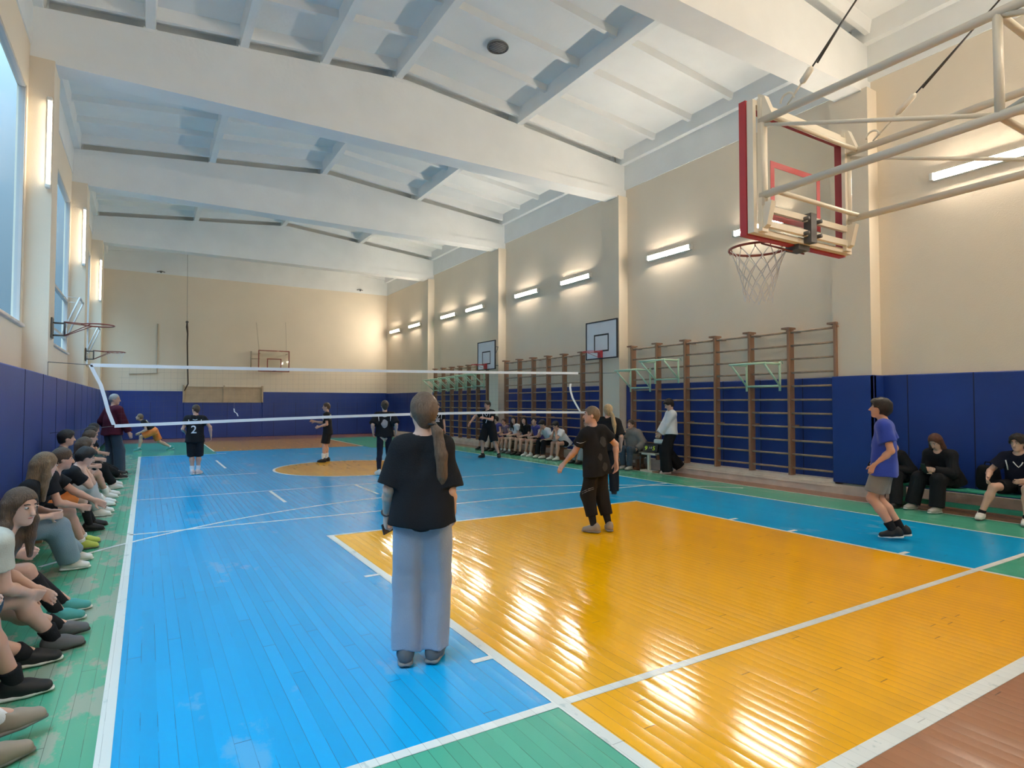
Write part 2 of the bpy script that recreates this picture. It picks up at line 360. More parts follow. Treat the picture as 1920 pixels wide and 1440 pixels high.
# blue padding low on the walls, with seams
def pad_run(name, segs, zb, zt, seams, ax, mats=(None,)):
    g = MB()
    for x0, x1, y0, y1 in segs: g.rbox(x0, x1, y0, y1, zb, zt, .015, 0)
    for x0, x1, y0, y1 in seams: g.box(x0, x1, y0, y1, zb + .01, zt - .005, 1)
    return tag(g.build(name, [M_pad, M_seam]), kind='structure')
RP = RW - .07
segs, seams = [], []
e = FW
for y in PILY:
    if y > e: segs.append((RP, RW, e, y))
    if y < 10: segs.append((RP - .3, RP - .22, y - .07, y + PILW + .0)); segs.append((RP - .3, RW, y - .07, y))
    e = y + PILW
segs.append((RP, RW, e, BW))
for k in range(34):
    y = -2 + k * .92
    seams.append((RP - .004, RP + .002, y, y + .014))
pad_run('baseboard_right', segs, .2, 2.06, seams, 0)
segs, seams = [], []; e = FW; LP = LW + .37
segs.append((LW, LP, e, BW))
for k in range(20):
    y = -1.2 + k * 1.52; seams.append((LP - .002, LP + .004, y, y + .016))
pad_run('baseboard_left', segs, .1, 2.0, seams, 0)
segs = [(LW, -2.95, BW - .08, BW), (.29, RW, BW - .08, BW)]
g = MB()
for s_ in segs: g.rbox(s_[0], s_[1], s_[2], s_[3], .0, 2.08, .015)
g.rbox(-2.95, .29, BW - .08, BW, 0, 1.6, .015)
for k in range(12): g.box(-5.2 + k * 1.0, -5.188 + k * 1.0, BW - .084, BW - .079, .02, 1.59, 1)
tag(g.build('baseboard_back', [M_pad, M_seam]), kind='structure')
# masonry ledge along the right wall
g = MB()
g.box(RW - .34, RW, 3.9, 28.6, 0, .17, 0); g.box(RW - .30, RW - .02, 4.5, 22.2, .17, .235, 0); g.box(RW - .355, RW - .2, 4.5, 27.5, .11, .125, 0)
g.box(RW - .12, RW, FW, 3.9, 0, .22, 0)
tag(g.build('trim_6', M_trim), kind='structure')
# boarded recess on the back wall
g = MB(); g.box(-2.95, .29, BW - .03, BW, 1.6, 2.3); g.box(-2.99, -2.93, BW - .1, BW, 1.58, 2.36); g.box(.26, .33, BW - .1, BW, 1.58, 2.36); g.box(-1.36, -1.3, BW - .07, BW, 1.6, 2.36)
g.box(-2.95, .3, BW - .1, BW - .03, 1.58, 1.63); g.box(-2.95, .3, BW - .06, BW - .02, 2.26, 2.3)
tag(g.build('trim_7', mat('dull_boards', (.50, .40, .28), .7, var=.1)), kind='structure')

# windows
for i, (a, b) in enumerate(WINS):
    f = MB(); xg = LW - .05; t = .04
    f.box(xg - .04, xg + .04, a, a + t, WZ0, WZ1); f.box(xg - .04, xg + .04, b - t, b, WZ0, WZ1)
    f.box(xg - .04, xg + .04, a, b, WZ0, WZ0 + t); f.box(xg - .04, xg + .04, a, b, WZ1 - t, WZ1)
    if i >= 2:
        f.box(xg - .035, xg + .035, a, b, 4.0, 4.06)
        for q in (3,): f.box(xg - .035, xg + .035, a, b, 3.1, 3.15)
    wobj = tag(f.build('window_%d' % (i + 1), M_frame), kind='structure')
    p = MB(); p.box(xg - .004, xg + .004, a + .01, b - .01, WZ0 + .02, WZ1 - .02); p.build('window_glass', M_glass, wobj)
    s_ = MB(); s_.rbox(LW - .06, LW + .05, a - .03, b + .03, WZ0 - .03, WZ0 + .02, .008); s_.build('window_sill', M_trim, wobj)
    if i in (2, 3):   # ventilation sash tilted into the hall
        v = MB(); y0 = b - .95; y1 = b - .06; P = lambda u, q: (xg + .05 + q * .30, y0 + (y1 - y0) * u, 3.17 + .82 * q)
        def bar(p0, p1, r=.024): v.tube([p0, p1], r, 4)
        bar(P(0, 0), P(1, 0)); bar(P(0, 1), P(1, 1)); bar(P(0, 0), P(0, 1)); bar(P(1, 0), P(1, 1))
        bar((xg + .02, y0, 4.0), P(0, 1), .008); bar((xg + .02, y1, 4.0), P(1, 1), .008)
        v.build('window_vent', M_frame, wobj)

# ------------------------------------------------------------------ lamps
def wall_lamp(loc, vertical, label):
    t = empty('wall_lamp', loc); h = .7
    a = MB(); b = MB(); c = MB(); c2 = MB()
    if vertical:
        a.rbox(-.035, .035, -.03, 0, -h, h, .008); b.rbox(-.015, .015, -.065, -.03, -h + .04, h - .04, .010)
        c.rbox(-.035, .035, -.09, 0, -h - .02, -h + .04, .01); c2.rbox(-.035, .035, -.09, 0, h - .04, h + .02, .01)
    else:
        a.rbox(-.035, 0, -h, h, -.07, .07, .01); a.box(-.062, -.02, -h, h, .058, .064); a.box(-.062, -.02, -h, h, -.064, -.058); b.rbox(-.085, -.035, -h + .04, h - .04, -.034, .034, .015)
        c.rbox(-.105, 0, -h - .02, -h + .04, -.062, .062, .01); c2.rbox(-.105, 0, h - .04, h + .02, -.062, .062, .01)
    a.build('lamp_housing', M_plastic, t); b.build('lamp_tube', M_lamp2 if vertical else M_lamp, t); c.build('lamp_end_cap', M_plastic, t); c2.build('lamp_end_cap', M_plastic, t)
    tag(t, label, 'lamp', 'fluorescent lamps on the pilasters by the windows' if vertical else 'fluorescent lamps in a row high on the right wall')
RL = [(-.3, None), (2.42, 'long fluorescent wall lamp nearest the roof-braced hoop, cut by the right picture edge'), (6.2, 'fluorescent wall lamp glowing behind the red-edged glass backboard'),
      (8.78, 'fluorescent wall lamp above the nearest climbing bars, just left of the glass backboard'), (12.45, 'fluorescent wall lamp above the larger white backboard, near the pilaster'),
      (15.1, 'fluorescent wall lamp high between the two white backboards'), (18.77, 'fluorescent wall lamp just beyond the pilaster of the smaller white backboard'),
      (21.1, 'fluorescent wall lamp above the far climbing bars, nearer the back'), (24.75, 'fluorescent wall lamp second from the back corner'), (27.34, 'fluorescent wall lamp nearest the back corner')]
for y, lb in RL: wall_lamp((RW, y, 5.2), False, lb or 'added unseen wall lamp beside the viewer, carrying on the right wall row')  # the unlabelled entry is an extra lamp out of view, added for light
for y, lb in [(3.97, 'upright fluorescent lamp on the nearest pilaster between windows'), (10.28, 'tallest-looking upright lit lamp on the nearest visible window pilaster'), (16.52, 'upright lit lamp on the second pilaster, above the rusty rim'), (22.65, 'upright lit lamp on the farthest window pilaster')]:
    wall_lamp((LW + .275, y, 5.66), True, lb)
for x, lb in ((-3.6, 'added unseen fluorescent lamp on the end wall behind the viewer, window side'), (.2, 'added unseen fluorescent lamp on the end wall behind the viewer, at the middle'), (4.0, 'added unseen fluorescent lamp on the end wall behind the viewer, lamp side')):  # lamps added out of view to brighten the near end of the hall
    wall_lamp((x, FW, 5.2), False, lb); t_ = bpy.data.objects['lamp_housing'] if False else [o_ for o_ in bpy.data.objects if o_.type == 'EMPTY' and o_.get('label') == lb][0]; t_.rotation_euler = (0, 0, -math.pi / 2)
    t_['group'] = 'added unseen lamps on the end wall'
# round vent in the ceiling
t = MB(); zc = ztop(1.46) + .32; ringp = [(1.46 + .21 * a, 8.6 + .21 * b) for a, b in ring[::3]]
t.tube([(1.46, 8.6, zc - .025), (1.46, 8.6, zc + .01)], .21, 28)
vt = t.build('ceiling_vent', mat('grey_vent', (.30, .32, .31), .8)); tag(vt, 'round grey vent cover in the ceiling slab', 'vent')
t = MB(); t.tube([(1.46 + .2 * a, 8.6 + .2 * b, zc - .03) for a, b in ring[::3]], .016, 6, closed=True)
for k in range(-3, 4): t.tube([(1.46 - math.sqrt(.2 ** 2 - (k * .05) ** 2), 8.6 + k * .05, zc - .03), (1.46 + math.sqrt(.2 ** 2 - (k * .05) ** 2), 8.6 + k * .05, zc - .03)], .006, 5)
t.build('vent_grille', M_dark, vt)

# ------------------------------------------------------------------ hoops
def rim_ring(mb, c, r=.225, t=.009):
    mb.tube([(c[0] + r * a, c[1] + r * b, c[2]) for a, b in ring[::2]], t, 8, closed=True)
def hoop_net(c, r=.215, depth=.42, rb=.10, nst=12, rows=6, t=.003, jit=.012):
    g = MB(); rd = random.Random(3)
    P = lambda k, j: (lambda q, a: (c[0] + (r + (rb - r) * q ** .7) * math.cos(a) + rd.uniform(-jit, jit) * q, c[1] + (r + (rb - r) * q ** .7) * math.sin(a) + rd.uniform(-jit, jit) * q, c[2] - depth * q + rd.uniform(-jit, jit) * q * 1.5))(j / rows, 2 * math.pi * (k + .5 * (j % 2)) / nst)
    pts = {(k, j): P(k, j) for k in range(nst) for j in range(rows + 1)}
    for j in range(rows):
        for k in range(nst):
            nb = [(k, j + 1), ((k + (1 if j % 2 else -1)) % nst, j + 1)]
            for q in nb: g.tube([pts[(k, j)], pts[q]], t, 4, caps=False)
    return g
def rect_frame(mb, P, u0, u1, v0, v1, wd, mi=0):
    """P(u, v, s) -> point; flat bars of width wd"""
    for a, b, c_, d in ((u0, u1, v0, v0 + wd), (u0, u1, v1 - wd, v1), (u0, u0 + wd, v0 + wd, v1 - wd), (u1 - wd, u1, v0 + wd, v1 - wd)):
        mb.hexa([P(a, c_, 0), P(b, c_, 0), P(b, c_, 1), P(a, c_, 1), P(a, d, 0), P(b, d, 0), P(b, d, 1), P(a, d, 1)], mi)

# foreground basket on the white steel truss
H1 = empty('basketball_hoop', (-.11, FW, 2.85)); tag(H1, 'acrylic backboard with red edging and netted rim on a long white steel truss', 'basketball hoop')
def LH(p): return (p[0] + .11, p[1] - FW, p[2] - 2.85)
xa, xb, yb_, za, zb = -.73, .50, 1.25, 2.79, 3.74
g = MB(); g.box(*[v for v in (xa + .11, xb + .11, yb_ - FW, yb_ - FW + .012, za - 2.85, zb - 2.85)]); g.build('backboard', M_bglass, H1)
g = MB(); P = lambda u, v, s: LH((u, yb_ - .05 + s * .05, v)); rect_frame(g, P, xa, xb, za, zb, .035)
P = lambda u, v, s: LH((u, yb_ - .012 + s * .004, v))
g.build('board_frame', M_steel, H1)
g = MB(); P = lambda u, v, s: LH((u, yb_ + .005 + s * .055, v)); rect_frame(g, P, xa - .008, xb + .008, za - .01, zb + .01, .045)
g.build('red_edging', M_red, H1)
g = MB(); P = lambda u, v, s: LH((u, yb_ - .004 + s * .003, v)); rect_frame(g, P, -.47, .15, 2.93, 3.37, .045); g.build('target_square', M_red, H1)
g = MB()
for x in (-.66, .42):
    for z in (3.59, 3.055): g.tube([LH((x, 1.19, z)), LH((x, FW + .02, z))], .026, 12)
    g.tube([LH((x, 1.17, 3.60)), LH((x, 1.17, 2.98))], .02, 8)
    for ys_ in (-.2, -1.5): g.tube([LH((x, ys_, 3.59)), LH((x, ys_, 3.055))], .022, 10)
    g.tube([LH((x, 1.15, 3.55)), LH((x, -.2, 3.06))], .013, 8); g.tube([LH((x, -.2, 3.06)), LH((x, -1.5, 3.58))], .013, 8); g.tube([LH((x, -1.5, 3.06)), LH((x, -.2, 3.58))], .013, 8)
for ys_ in (-.2, -1.5):
    for z in (3.59, 3.055): g.tube([LH((-.66, ys_, z)), LH((.42, ys_, z))], .02, 8)
g.tube([LH((-.66, 1.1, 3.59)), LH((.42, 1.1, 3.59))], .018, 8); g.tube([LH((-.66, 1.1, 3.07)), LH((.42, 1.1, 3.07))], .018, 8)
g.tube([LH((-.66, -.2, 3.57)), LH((.42, -1.5, 3.57))], .013, 8); g.tube([LH((-.66, -.2, 3.06)), LH((.42, -1.5, 3.06))], .013, 8)
g.build('truss', M_steel, H1)
g = MB()
for x in (-.645, .405):
    g.hexa([LH(q) for q in [(x - .025, 1.14, 2.84), (x + .025, 1.14, 2.84), (x + .025, 1.2, 2.80), (x - .025, 1.2, 2.80), (x - .025, 1.1, 3.0), (x + .025, 1.1, 3.0), (x + .025, 1.2, 3.0), (x - .025, 1.2, 3.0)]])
    g.box(*[x - .035 + .11, x + .035 + .11, 1.17 - FW, 1.2 - FW, -.05, .9])
    g.hexa([LH(q) for q in [(x - .025, 1.08, 3.58), (x + .025, 1.08, 3.58), (x + .025, 1.2, 3.58), (x - .025, 1.2, 3.58), (x - .025, 1.15, 3.76), (x + .025, 1.15, 3.76), (x + .025, 1.2, 3.79), (x - .025, 1.2, 3.79)]])
for z in (2.86, 2.97): g.box(-.66 + .11, .42 + .11, 1.165 - FW, 1.195 - FW, z - 2.85 - .022, z - 2.85 + .022)
g.box(-.66 + .11, .42 + .11, 1.165 - FW, 1.195 - FW, .80, .85)
g.build('mounting_bars', M_steel, H1)
g = MB(); g.box(-.035, .035, 1.14 - FW, 1.2 - FW, -.06, .16); g.box(-.07, .07, 1.22 - FW, 1.33 - FW, -.10, -.01)
for x in (-.08, .08):
    for z in (0.0, .11): g.tube([(x, 1.13 - FW, z), (x, 1.18 - FW, z)], .016, 8)
g.build('rim_bracket', M_dark, H1)
rc = (-.11, 1.62, 2.845)
g = MB(); rim_ring(g, LH(rc), .225, .010)
for dx in (-.07, .07): g.tube([LH((rc[0] + dx, 1.27, 2.83)), LH((rc[0] + dx * 1.6, 1.42, 2.84))], .009, 6); g.tube([LH((rc[0] + dx, 1.27, 2.74)), LH((rc[0] + dx * 2.4, 1.47, 2.835))], .007, 6)
for k in range(12): a = 2 * math.pi * k / 12; g.tube([LH((rc[0] + .226 * math.cos(a), rc[1] + .226 * math.sin(a), rc[2])), LH((rc[0] + .215 * math.cos(a), rc[1] + .215 * math.sin(a), rc[2] - .028))], .004, 5)
g.build('rim', M_rim, H1)
hoop_net(LH((rc[0], rc[1], rc[2] - .02)), depth=.42, t=.0032).build('net', M_net, H1)
for x, top in ((-.66, (-.66, -3.9 + .02, 8.3)), (.42, (.42, -4.9, 8.3))):
    g = MB(); a = Vector((x, .98, 3.62)); sl = Vector((0, -.45, .43)) if x < 0 else Vector((0, -.80, .62)); b = a + sl * ((4.55 if x < 0 else 4.3)); d = (b - a)
    g.tube([LH(a), LH(a + d * .035), LH(a + d * .05)], [.006, .008, .006], 6); g.tube([LH(a + d * .05), LH(a + d * .055), LH(a + d * .085), LH(a + d * .09)], [.007, .022, .022, .007], 8, 0)
    g.tube([LH(a + d * .09), LH(b)], .006, 6, 1); g.tube([LH(a + d * .10 + Vector((.02, 0, 0))), LH(a + d * .19)], .007, 5, 1)
    for k in range(1): g.tube([LH(a + Vector((0, .05 * math.cos(q), .03 + .05 * math.sin(q)))) for q in [i * math.pi / 8 for i in range(9)]], .008, 6)
    g.build('hanging_cable', [M_steel, M_dark], H1)

# hoops with white boards on the right wall pilasters
def board_hoop(y, label):
    t = empty('basketball_hoop', (RW - .305, y, 2.73)); X = -.3
    g = MB(); g.rbox(X - .015, X + .01, -.61, .61, .02, .98, .004); g.build('backboard', M_board, t)
    g = MB(); P = lambda u, v, s: (X - .03 + s * .045, u, v); rect_frame(g, P, -.63, .63, 0, 1.0, .03); g.build('board_border', M_black, t)
    g = MB(); P = lambda u, v, s: (X - .019 + s * .004, u, v); rect_frame(g, P, -.295, .295, .19, .65, .04); g.build('target_square', M_black, t)
    g = MB(); g.rbox(X - .09, X - .02, -.07, .07, .03, .22, .006); rim_ring(g, (X - .36, 0, .17), .225, .010)
    for s_ in (-1, 1): g.tube([(X - .05, s_ * .05, .04), (X - .3, s_ * .2, .16)], .006, 6)
    g.build('rim', M_red, t)
    g = MB()
    for s_ in (-.35, .35):
        for z in (.15, .8): g.tube([(X, s_, z), (0, s_ * .8, z)], .015, 6)
        g.tube([(X, s_, .15), (0, s_ * .8, .8)], .012, 6)
    g.build('wall_bracket', M_dark, t)
    return tag(t, label, 'basketball hoop', 'white boards with rims over the climbing bars')
board_hoop(10.61, 'larger-looking white backboard with black border and red rim, between two sets of climbing bars')
board_hoop(16.8, 'smaller-looking white backboard with black border, farther along beside the far climbing bars')
# bare rims on the window side
for y, lb, nt in ((10.6, 'rusty bare rim on a bracket from the nearest window pilaster', False), (16.85, 'thin red rim with a limp white net on the farther window pilaster', True)):
    t = empty('basketball_hoop', (LW + .325, y, 2.87))
    g = MB(); rim_ring(g, (.62, 0, 0), .225, .011); g.tube([(.17, -.06, .02), (.42, -.12, 0)], .008, 6); g.tube([(.17, .06, .02), (.42, .12, 0)], .008, 6)
    for s_ in (-1, 1): g.tube([(.17, s_ * .04, -.2), (.52, s_ * .17, -.01)], .007, 6)
    g.build('rim', M_rim, t)
    g = MB(); g.rbox(0, .02, -.1, .1, -.25, .08, .005); g.tube([(0, 0, 0), (.17, 0, 0)], .014, 6); g.tube([(0, 0, -.2), (.17, 0, -.2)], .014, 6); g.tube([(.17, 0, -.21), (.17, 0, .03)], .016, 6)
    g.build('wall_bracket', M_dark, t)
    if nt: hoop_net((.62, 0, -.01), depth=.4, t=.0028).build('net', M_net, t)
    tag(t, lb, 'basketball hoop')
# hoop on the back wall
t = empty('basketball_hoop', (.72, BW - .5, 3.02)); tag(t, 'clear backboard with thin red frame hung on the back wall', 'basketball hoop')
g = MB(); P = lambda u, v, s: (u, s * .03, v); rect_frame(g, P, -.69, .69, 0, 1.0, .045); g.build('board_frame', M_rim, t)
g = MB(); P = lambda u, v, s: (u, .005 + s * .012, v); rect_frame(g, P, -.31, .33, .12, .62, .045); g.build('target_square', M_rim, t)
g = MB(); g.box(-.66, .66, .012, .02, .03, .97); g.build('backboard', M_bglass, t)
g = MB(); g.box(-.05, .09, -.1, 0, .03, .12); rim_ring(g, (.02, -.35, .1), .225, .01); g.build('rim', M_rim, t)
g = MB()
for x in (-.6, .6):
    for z in (.1, .85): g.tube([(x, .03, z), (x, .5, z)], .018, 6)
g.tube([(-.95, .35, .95), (-.95, .35, .1)], .03, 6); g.tube([(-.95, .35, .6), (-.6, .1, .6)], .02, 6); g.tube([(-.75, .3, 2.3), (-.66, .03, 1.0)], .008, 5); g.tube([(.55, .3, 2.4), (.55, .03, 1.0)], .008, 5)
g.build('wall_bracket', mat('dull_cream_steel', (.45, .38, .27), .6), t)

# ------------------------------------------------------------------ climbing bars
def wall_bars(ys_, label):
    x0, x1 = RW - .36, RW - .20
    t = empty('wall_bars', (x0, ys_[0], .235)); tag(t, label, 'climbing bars', 'wooden climbing bars along the right wall')
    pm = None
    for y in ys_:
        if pm is None:
            g = MB(); g.rbox(0, .16, -.025, .025, 0, 2.77, .006); g.box(.02, .34, -.05, .05, 2.70, 2.73); g.box(-.01, .2, -.035, .13, 2.755, 2.79); g.box(.05, .30, -.03, .03, .9, .94)
            po = g.build('post', M_wood, t); pm = po.data
        else: po = bpy.data.objects.new('post', pm); C.objects.link(po); po.parent = t
        po.location = (0, y - ys_[0], 0)
    rungs = [2.93 - .256 * k - .235 for k in range(11)] + [2.70]
    for a, b in zip(ys_, ys_[1:]):
        w_ = b - a; g = MB(); g.tube([(0, .02, 0), (0, w_ - .02, 0)], .019, 8); rm = None
        for z in rungs:
            if rm is None: ro = g.build('rung', M_rung, t); rm = ro.data
            else: ro = bpy.data.objects.new('rung', rm); C.objects.link(ro); ro.parent = t
            ro.location = (.06, a - ys_[0], z)
wall_bars([4.57, 5.47, 6.34, 7.20, 8.04, 8.92, 9.78], 'wooden climbing bars of six bays nearest the viewer, behind the person in a white sweatshirt')
wall_bars([11.0, 11.83, 12.68, 13.50, 14.32, 15.15, 16.0], 'wooden climbing bars of six bays behind the long row of seated pupils')
wall_bars([17.3, 18.05, 18.78, 19.5, 20.26, 21.06, 21.86], 'farthest wooden climbing bars, hung with a row of pale green frames')
def pullup(y0, y1, z, label, far=False):
    t = empty('pull_up_bar', (RW - .37, y0, z)); w_ = y1 - y0; D = .48; g = MB()
    for y in (.02, w_ - .02):
        g.tube([(0, y, .04), (0, y, -.52)], .023, 8); g.tube([(0, y, 0), (-D, y, .0)], .020, 8); g.tube([(-D, y, 0), (0, y, -.42)], .019, 8)
    g.tube([(0, .02, -.42), (0, w_ - .02, -.42)], .020, 8)
    for y in (.02, w_ - .02): g.tube([(0, y, .04), (.07, y, .06), (.1, y, -.0)], .01, 6)
    g.build('frame', M_green, t)
    g = MB(); g.tube([(-D, -.02, 0), (-D, w_ + .02, 0)], .021, 10); g.build('grip_bar', M_green, t)
    tag(t, label, 'pull-up bar', 'pale green pull-up bars hooked on the climbing bars')
pullup(9.08, 9.8, 2.38, 'pale green pull-up bar hooked lowest beside the pilaster, left on the nearest climbing bars')
pullup(8.18, 8.95, 2.56, 'pale green pull-up bar above the person in the white sweatshirt')
pullup(5.62, 6.4, 2.34, 'pale green pull-up bar alone near the right end of nearest climbing bars')
ord_ = ['nearest the viewer', 'second nearest', 'third nearest', 'fourth nearest', 'fifth nearest', 'farthest, next to the back pilaster']
for k in range(6): pullup(17.4 + k * .76, 18.06 + k * .76, 2.62 - .02 * k, 'pale green pull-up bar on the far climbing bars, %s' % ord_[k])

# ------------------------------------------------------------------ volleyball net
t = empty('volleyball_net', (-5.1, 10.3, 0)); tag(t, 'volleyball net with white top and bottom tapes stretched across the hall', 'volleyball net')
def ztap(x): return 2.19 + .165 * ((x + 5.13) / 11.4) ** 1.6
def zbot(x):
    u = (x + 4.79) / 9.8; return 1.2 + .17 * math.sin(min(1, u * 1.25) * math.pi / 2) - .02 * max(0, u - .8) * 5
def ribbon(pts, hw, name, mtl, th=.004):
    g = MB()
    for a, b in zip(pts, pts[1:]):
        a, b = Vector(a), Vector(b)
        g.hexa([(a.x, a.y - th, a.z - hw), (b.x, b.y - th, b.z - hw), (b.x, b.y + th, b.z - hw), (a.x, a.y + th, a.z - hw), (a.x, a.y - th, a.z + hw), (b.x, b.y - th, b.z + hw), (b.x, b.y + th, b.z + hw), (a.x, a.y + th, a.z + hw)])
    return g.build(name, mtl, t)
ribbon([(x + 5.1, 0, ztap(x)) for x in np.linspace(-5.13, 4.75, 30)], .028, 'top_tape', M_tape)
ribbon([(x + 5.1, 0, zbot(x)) for x in np.linspace(-4.79, 5.0, 30)], .026, 'bottom_tape', M_tape)
g = MB()
for x in np.arange(-4.7, 4.7, .1): g.tube([(x + 5.1, 0, ztap(x)), (x + 5.1, 0, zbot(x))], .0006, 3, caps=False)
for k in range(1, 10): g.tube([(x + 5.1, 0, zbot(x) + (ztap(x) - zbot(x)) * k / 10) for x in np.linspace(-4.75, 4.75, 12)], .0006, 3, caps=False)
g.build('mesh', mat('net_thread', (.12, .12, .12), .8), t)
def strap(pts, wv, name):
    g = MB(); wv = Vector(wv)
    for a, b in zip(pts, pts[1:]):
        a, b = Vector(a), Vector(b); th = Vector((0, .004, 0))
        g.hexa([a - wv - th, a + wv - th, a + wv + th, a - wv + th, b - wv - th, b + wv - th, b + wv + th, b - wv + th])
    return g.build(name, M_tape, t)
strap([(-.03, 0, 2.19), (.03, 0, 2.05), (.11, 0, 1.88), (.17, 0, 1.66), (.22, 0, 1.45), (.30, 0, 1.22)], (.028, 0, 0), 'side_tape')
strap([(9.62, 0, 2.06), (9.60, 0, 1.98), (9.62, 0, 1.86), (9.68, 0, 1.70), (9.78, 0, 1.55), (9.92, 0, 1.36)], (.028, 0, 0), 'side_tape')
g = MB(); g.tube([(-.58, 0, 2.22), (0, 0, 2.19)], .006, 5); g.tube([(9.85, 0, 2.31), (11.2, 0, 2.37)], .006, 5); g.tube([(-.58, 0, 1.1), (.3, 0, 1.2)], .004, 5)
g.tube([(-.58, 0, 2.22), (-.58, .02, 2.0), (-.56, .02, 1.85)], .008, 5)
g.build('tension_cord', M_dark, t)
# scrap of tape hanging behind the net
g = MB(); pts = [(-3.0, 10.36, 1.48), (-2.99, 10.37, 1.42), (-2.95, 10.36, 1.39), (-2.93, 10.37, 1.34)]
for a, b in zip(pts, pts[1:]): g.hexa([(a[0] - .01, a[1], a[2]), (a[0] + .01, a[1], a[2]), (a[0] + .01, a[1] + .004, a[2]), (a[0] - .01, a[1] + .004, a[2]), (b[0] - .01, b[1], b[2]), (b[0] + .01, b[1], b[2]), (b[0] + .01, b[1] + .004, b[2]), (b[0] - .01, b[1] + .004, b[2])][::1])
g.tube([(-3.0, 10.36, 1.47), (-3.0, 10.31, ztap(-3.0))], .0008, 3)
tag(g.build('ribbon', M_tape), 'short twisted scrap of white ribbon hanging above the middle of the net gap', 'ribbon')

# back wall bits
g = MB(); x = -2.88; y = BW - .35
g.tube([(x, y, 5.15), (x, y, 4.9), (x + .03, y, 4.6), (x + .02, y, 4.2), (x + .05, y, 3.2), (x + .08, y + .05, 2.4), (x - .05, y + .1, 2.1)], [.02, .045, .03, .028, .028, .028, .02], 8)
o = g.build('climbing_rope', M_rope); tag(o, 'dark climbing rope hanging before the back wall', 'rope')
g = MB(); g.tube([(x, y, 5.15), (x - .03, y, 8.3)], .006, 5); g.ball((x, y, 5.12), .06, 8); g.build('rope_hanger', M_dark, o)
g = MB(); g.tube([(-3.98, BW - .03, 5.0), (-3.98, BW - .03, 2.85), (-5.0, BW - .03, 2.8)], .022, 6); tag(g.build('wall_pipe', mat('pipe_beige', (.50, .42, .32), .7)), 'thin beige pipe bent along the back wall left of the rope', 'pipe')
for xx, zz, lb in ((-3.9, 7.28, 'small dark bracket up on the back wall, toward the window side'), (4.9, 7.35, 'small dark bracket up on the back wall, toward the lamp side')):
    g = MB(); g.tube([(xx - .15, BW - .02, zz), (xx, BW - .12, zz + .02), (xx + .15, BW - .02, zz)], .018, 6); g.ball((xx, BW - .12, zz - .03), .04, 8); tag(g.build('wall_bracket', M_dark), lb, 'bracket')

# ------------------------------------------------------------------ benches, table, scoreboard
def bench(loc, length, seat_m, h, label, leg_m=None):
    t = empty('bench', loc); L = length / 2
    g = MB(); g.rbox(-.13, .13, -L, L, h - .035, h, .008); g.build('seat', seat_m, t)
    n = max(2, int(length / 1.4) + 1)
    for k in range(n):
        y = -L + .2 + (length - .4) * k / (n - 1); g = MB(); g.box(-.11, .11, y - .03, y + .03, .03, h - .035); g.box(-.15, .15, y - .04, y + .04, 0, .03); g.build('leg', leg_m or seat_m, t)
    g = MB(); g.box(-.02, .02, -L + .05, L - .05, .05, .12); g.build('stretcher', seat_m, t)
    return tag(t, label, 'bench')
bench((-5.48, 2.9, 0), 4.0, M_wood, .34, 'low wooden bench under the nearest pupils along the window wall')
bench((-5.48, 7.15, 0), 4.0, M_wood, .34, 'low wooden bench along the window wall under the pupils in the middle of the row')
bench((-5.48, 11.4, 0), 4.0, M_wood, .34, 'low wooden bench along the window wall behind the maroon-sweatered person')
bench((5.86, 1.7, 0), 3.9, M_greenbench, .34, 'green gym bench against the blue padding, under the pupils right of the player')
bench((5.72, 14.4, 0), 4.4, M_wood, .36, 'low wooden bench under the long row of pupils before the climbing bars')
# small table before the grey-coated person
t = empty('table', (5.40, 10.02, 0)); tag(t, 'small dark-legged table with a light top beside the pilaster', 'table')
g = MB(); g.rbox(-.28, .30, -.35, .35, .70, .725, .006); g.build('tabletop', mat('light_laminate', (.5, .47, .42), .4), t)
for x in (-.27, .27):
    for y in (-.32, .32):
        g = MB(); g.box(x - .015, x + .015, y - .015, y + .015, .0, .70); g.build('leg', M_black, t)
g = MB(); g.box(-.28, .28, -.33, -.31, .66, .70); g.box(-.28, .28, .31, .33, .66, .70); g.box(-.28, .28, -.33, -.30, 0.0, .03); g.build('frame', M_black, t)
# bench with scoreboard
t = empty('stool', (5.80, 8.80, 0)); tag(t, 'low bench-like stool with a pale pedestal carrying the scoreboard', 'stool')
g = MB(); g.rbox(-.14, .14, -.36, .36, .40, .43, .006); g.build('seat', mat('grey_board', (.30, .27, .22), .6), t)
for y in (-.33, .33):
    for x in (-.11, .11): g = MB(); g.tube([(x, y, 0), (x, y, .40)], .012, 6); g.build('leg', M_dark, t)
g = MB(); g.box(-.17, -.12, -.03, .03, .03, .40); g.box(-.24, -.04, -.20, .20, 0, .03); g.box(-.17, -.12, -.22, .22, .38, .42); g.build('pedestal', M_steel, t)
def text_mesh(body, size, M, mtl, name, parent, depth=.001, bold=0.0):
    cu = bpy.data.curves.new('t', 'FONT'); cu.body = body; cu.size = size; cu.align_x = 'CENTER'; cu.align_y = 'CENTER'; cu.extrude = depth; cu.offset = bold; cu.resolution_u = 4
    to = bpy.data.objects.new('t', cu); C.objects.link(to); dg = bpy.context.evaluated_depsgraph_get(); me = bpy.data.meshes.new_from_object(to.evaluated_get(dg))
    bpy.data.objects.remove(to); me.transform(M); me.materials.clear(); me.materials.append(mtl)
    o = bpy.data.objects.new(name, me); C.objects.link(o); o.parent = parent
    return o
sb = empty('scoreboard', (5.72, 8.80, .43)); tag(sb, 'black flip scoreboard showing yellow 9 and 5 on the stool', 'scoreboard')
nrm = Vector((-.85, -.42, .45)).normalized(); rt = Vector((nrm.y, -nrm.x, 0)).normalized() * 1.0; rt = Vector((0, 0, 1)).cross(nrm).normalized(); upv = nrm.cross(rt)
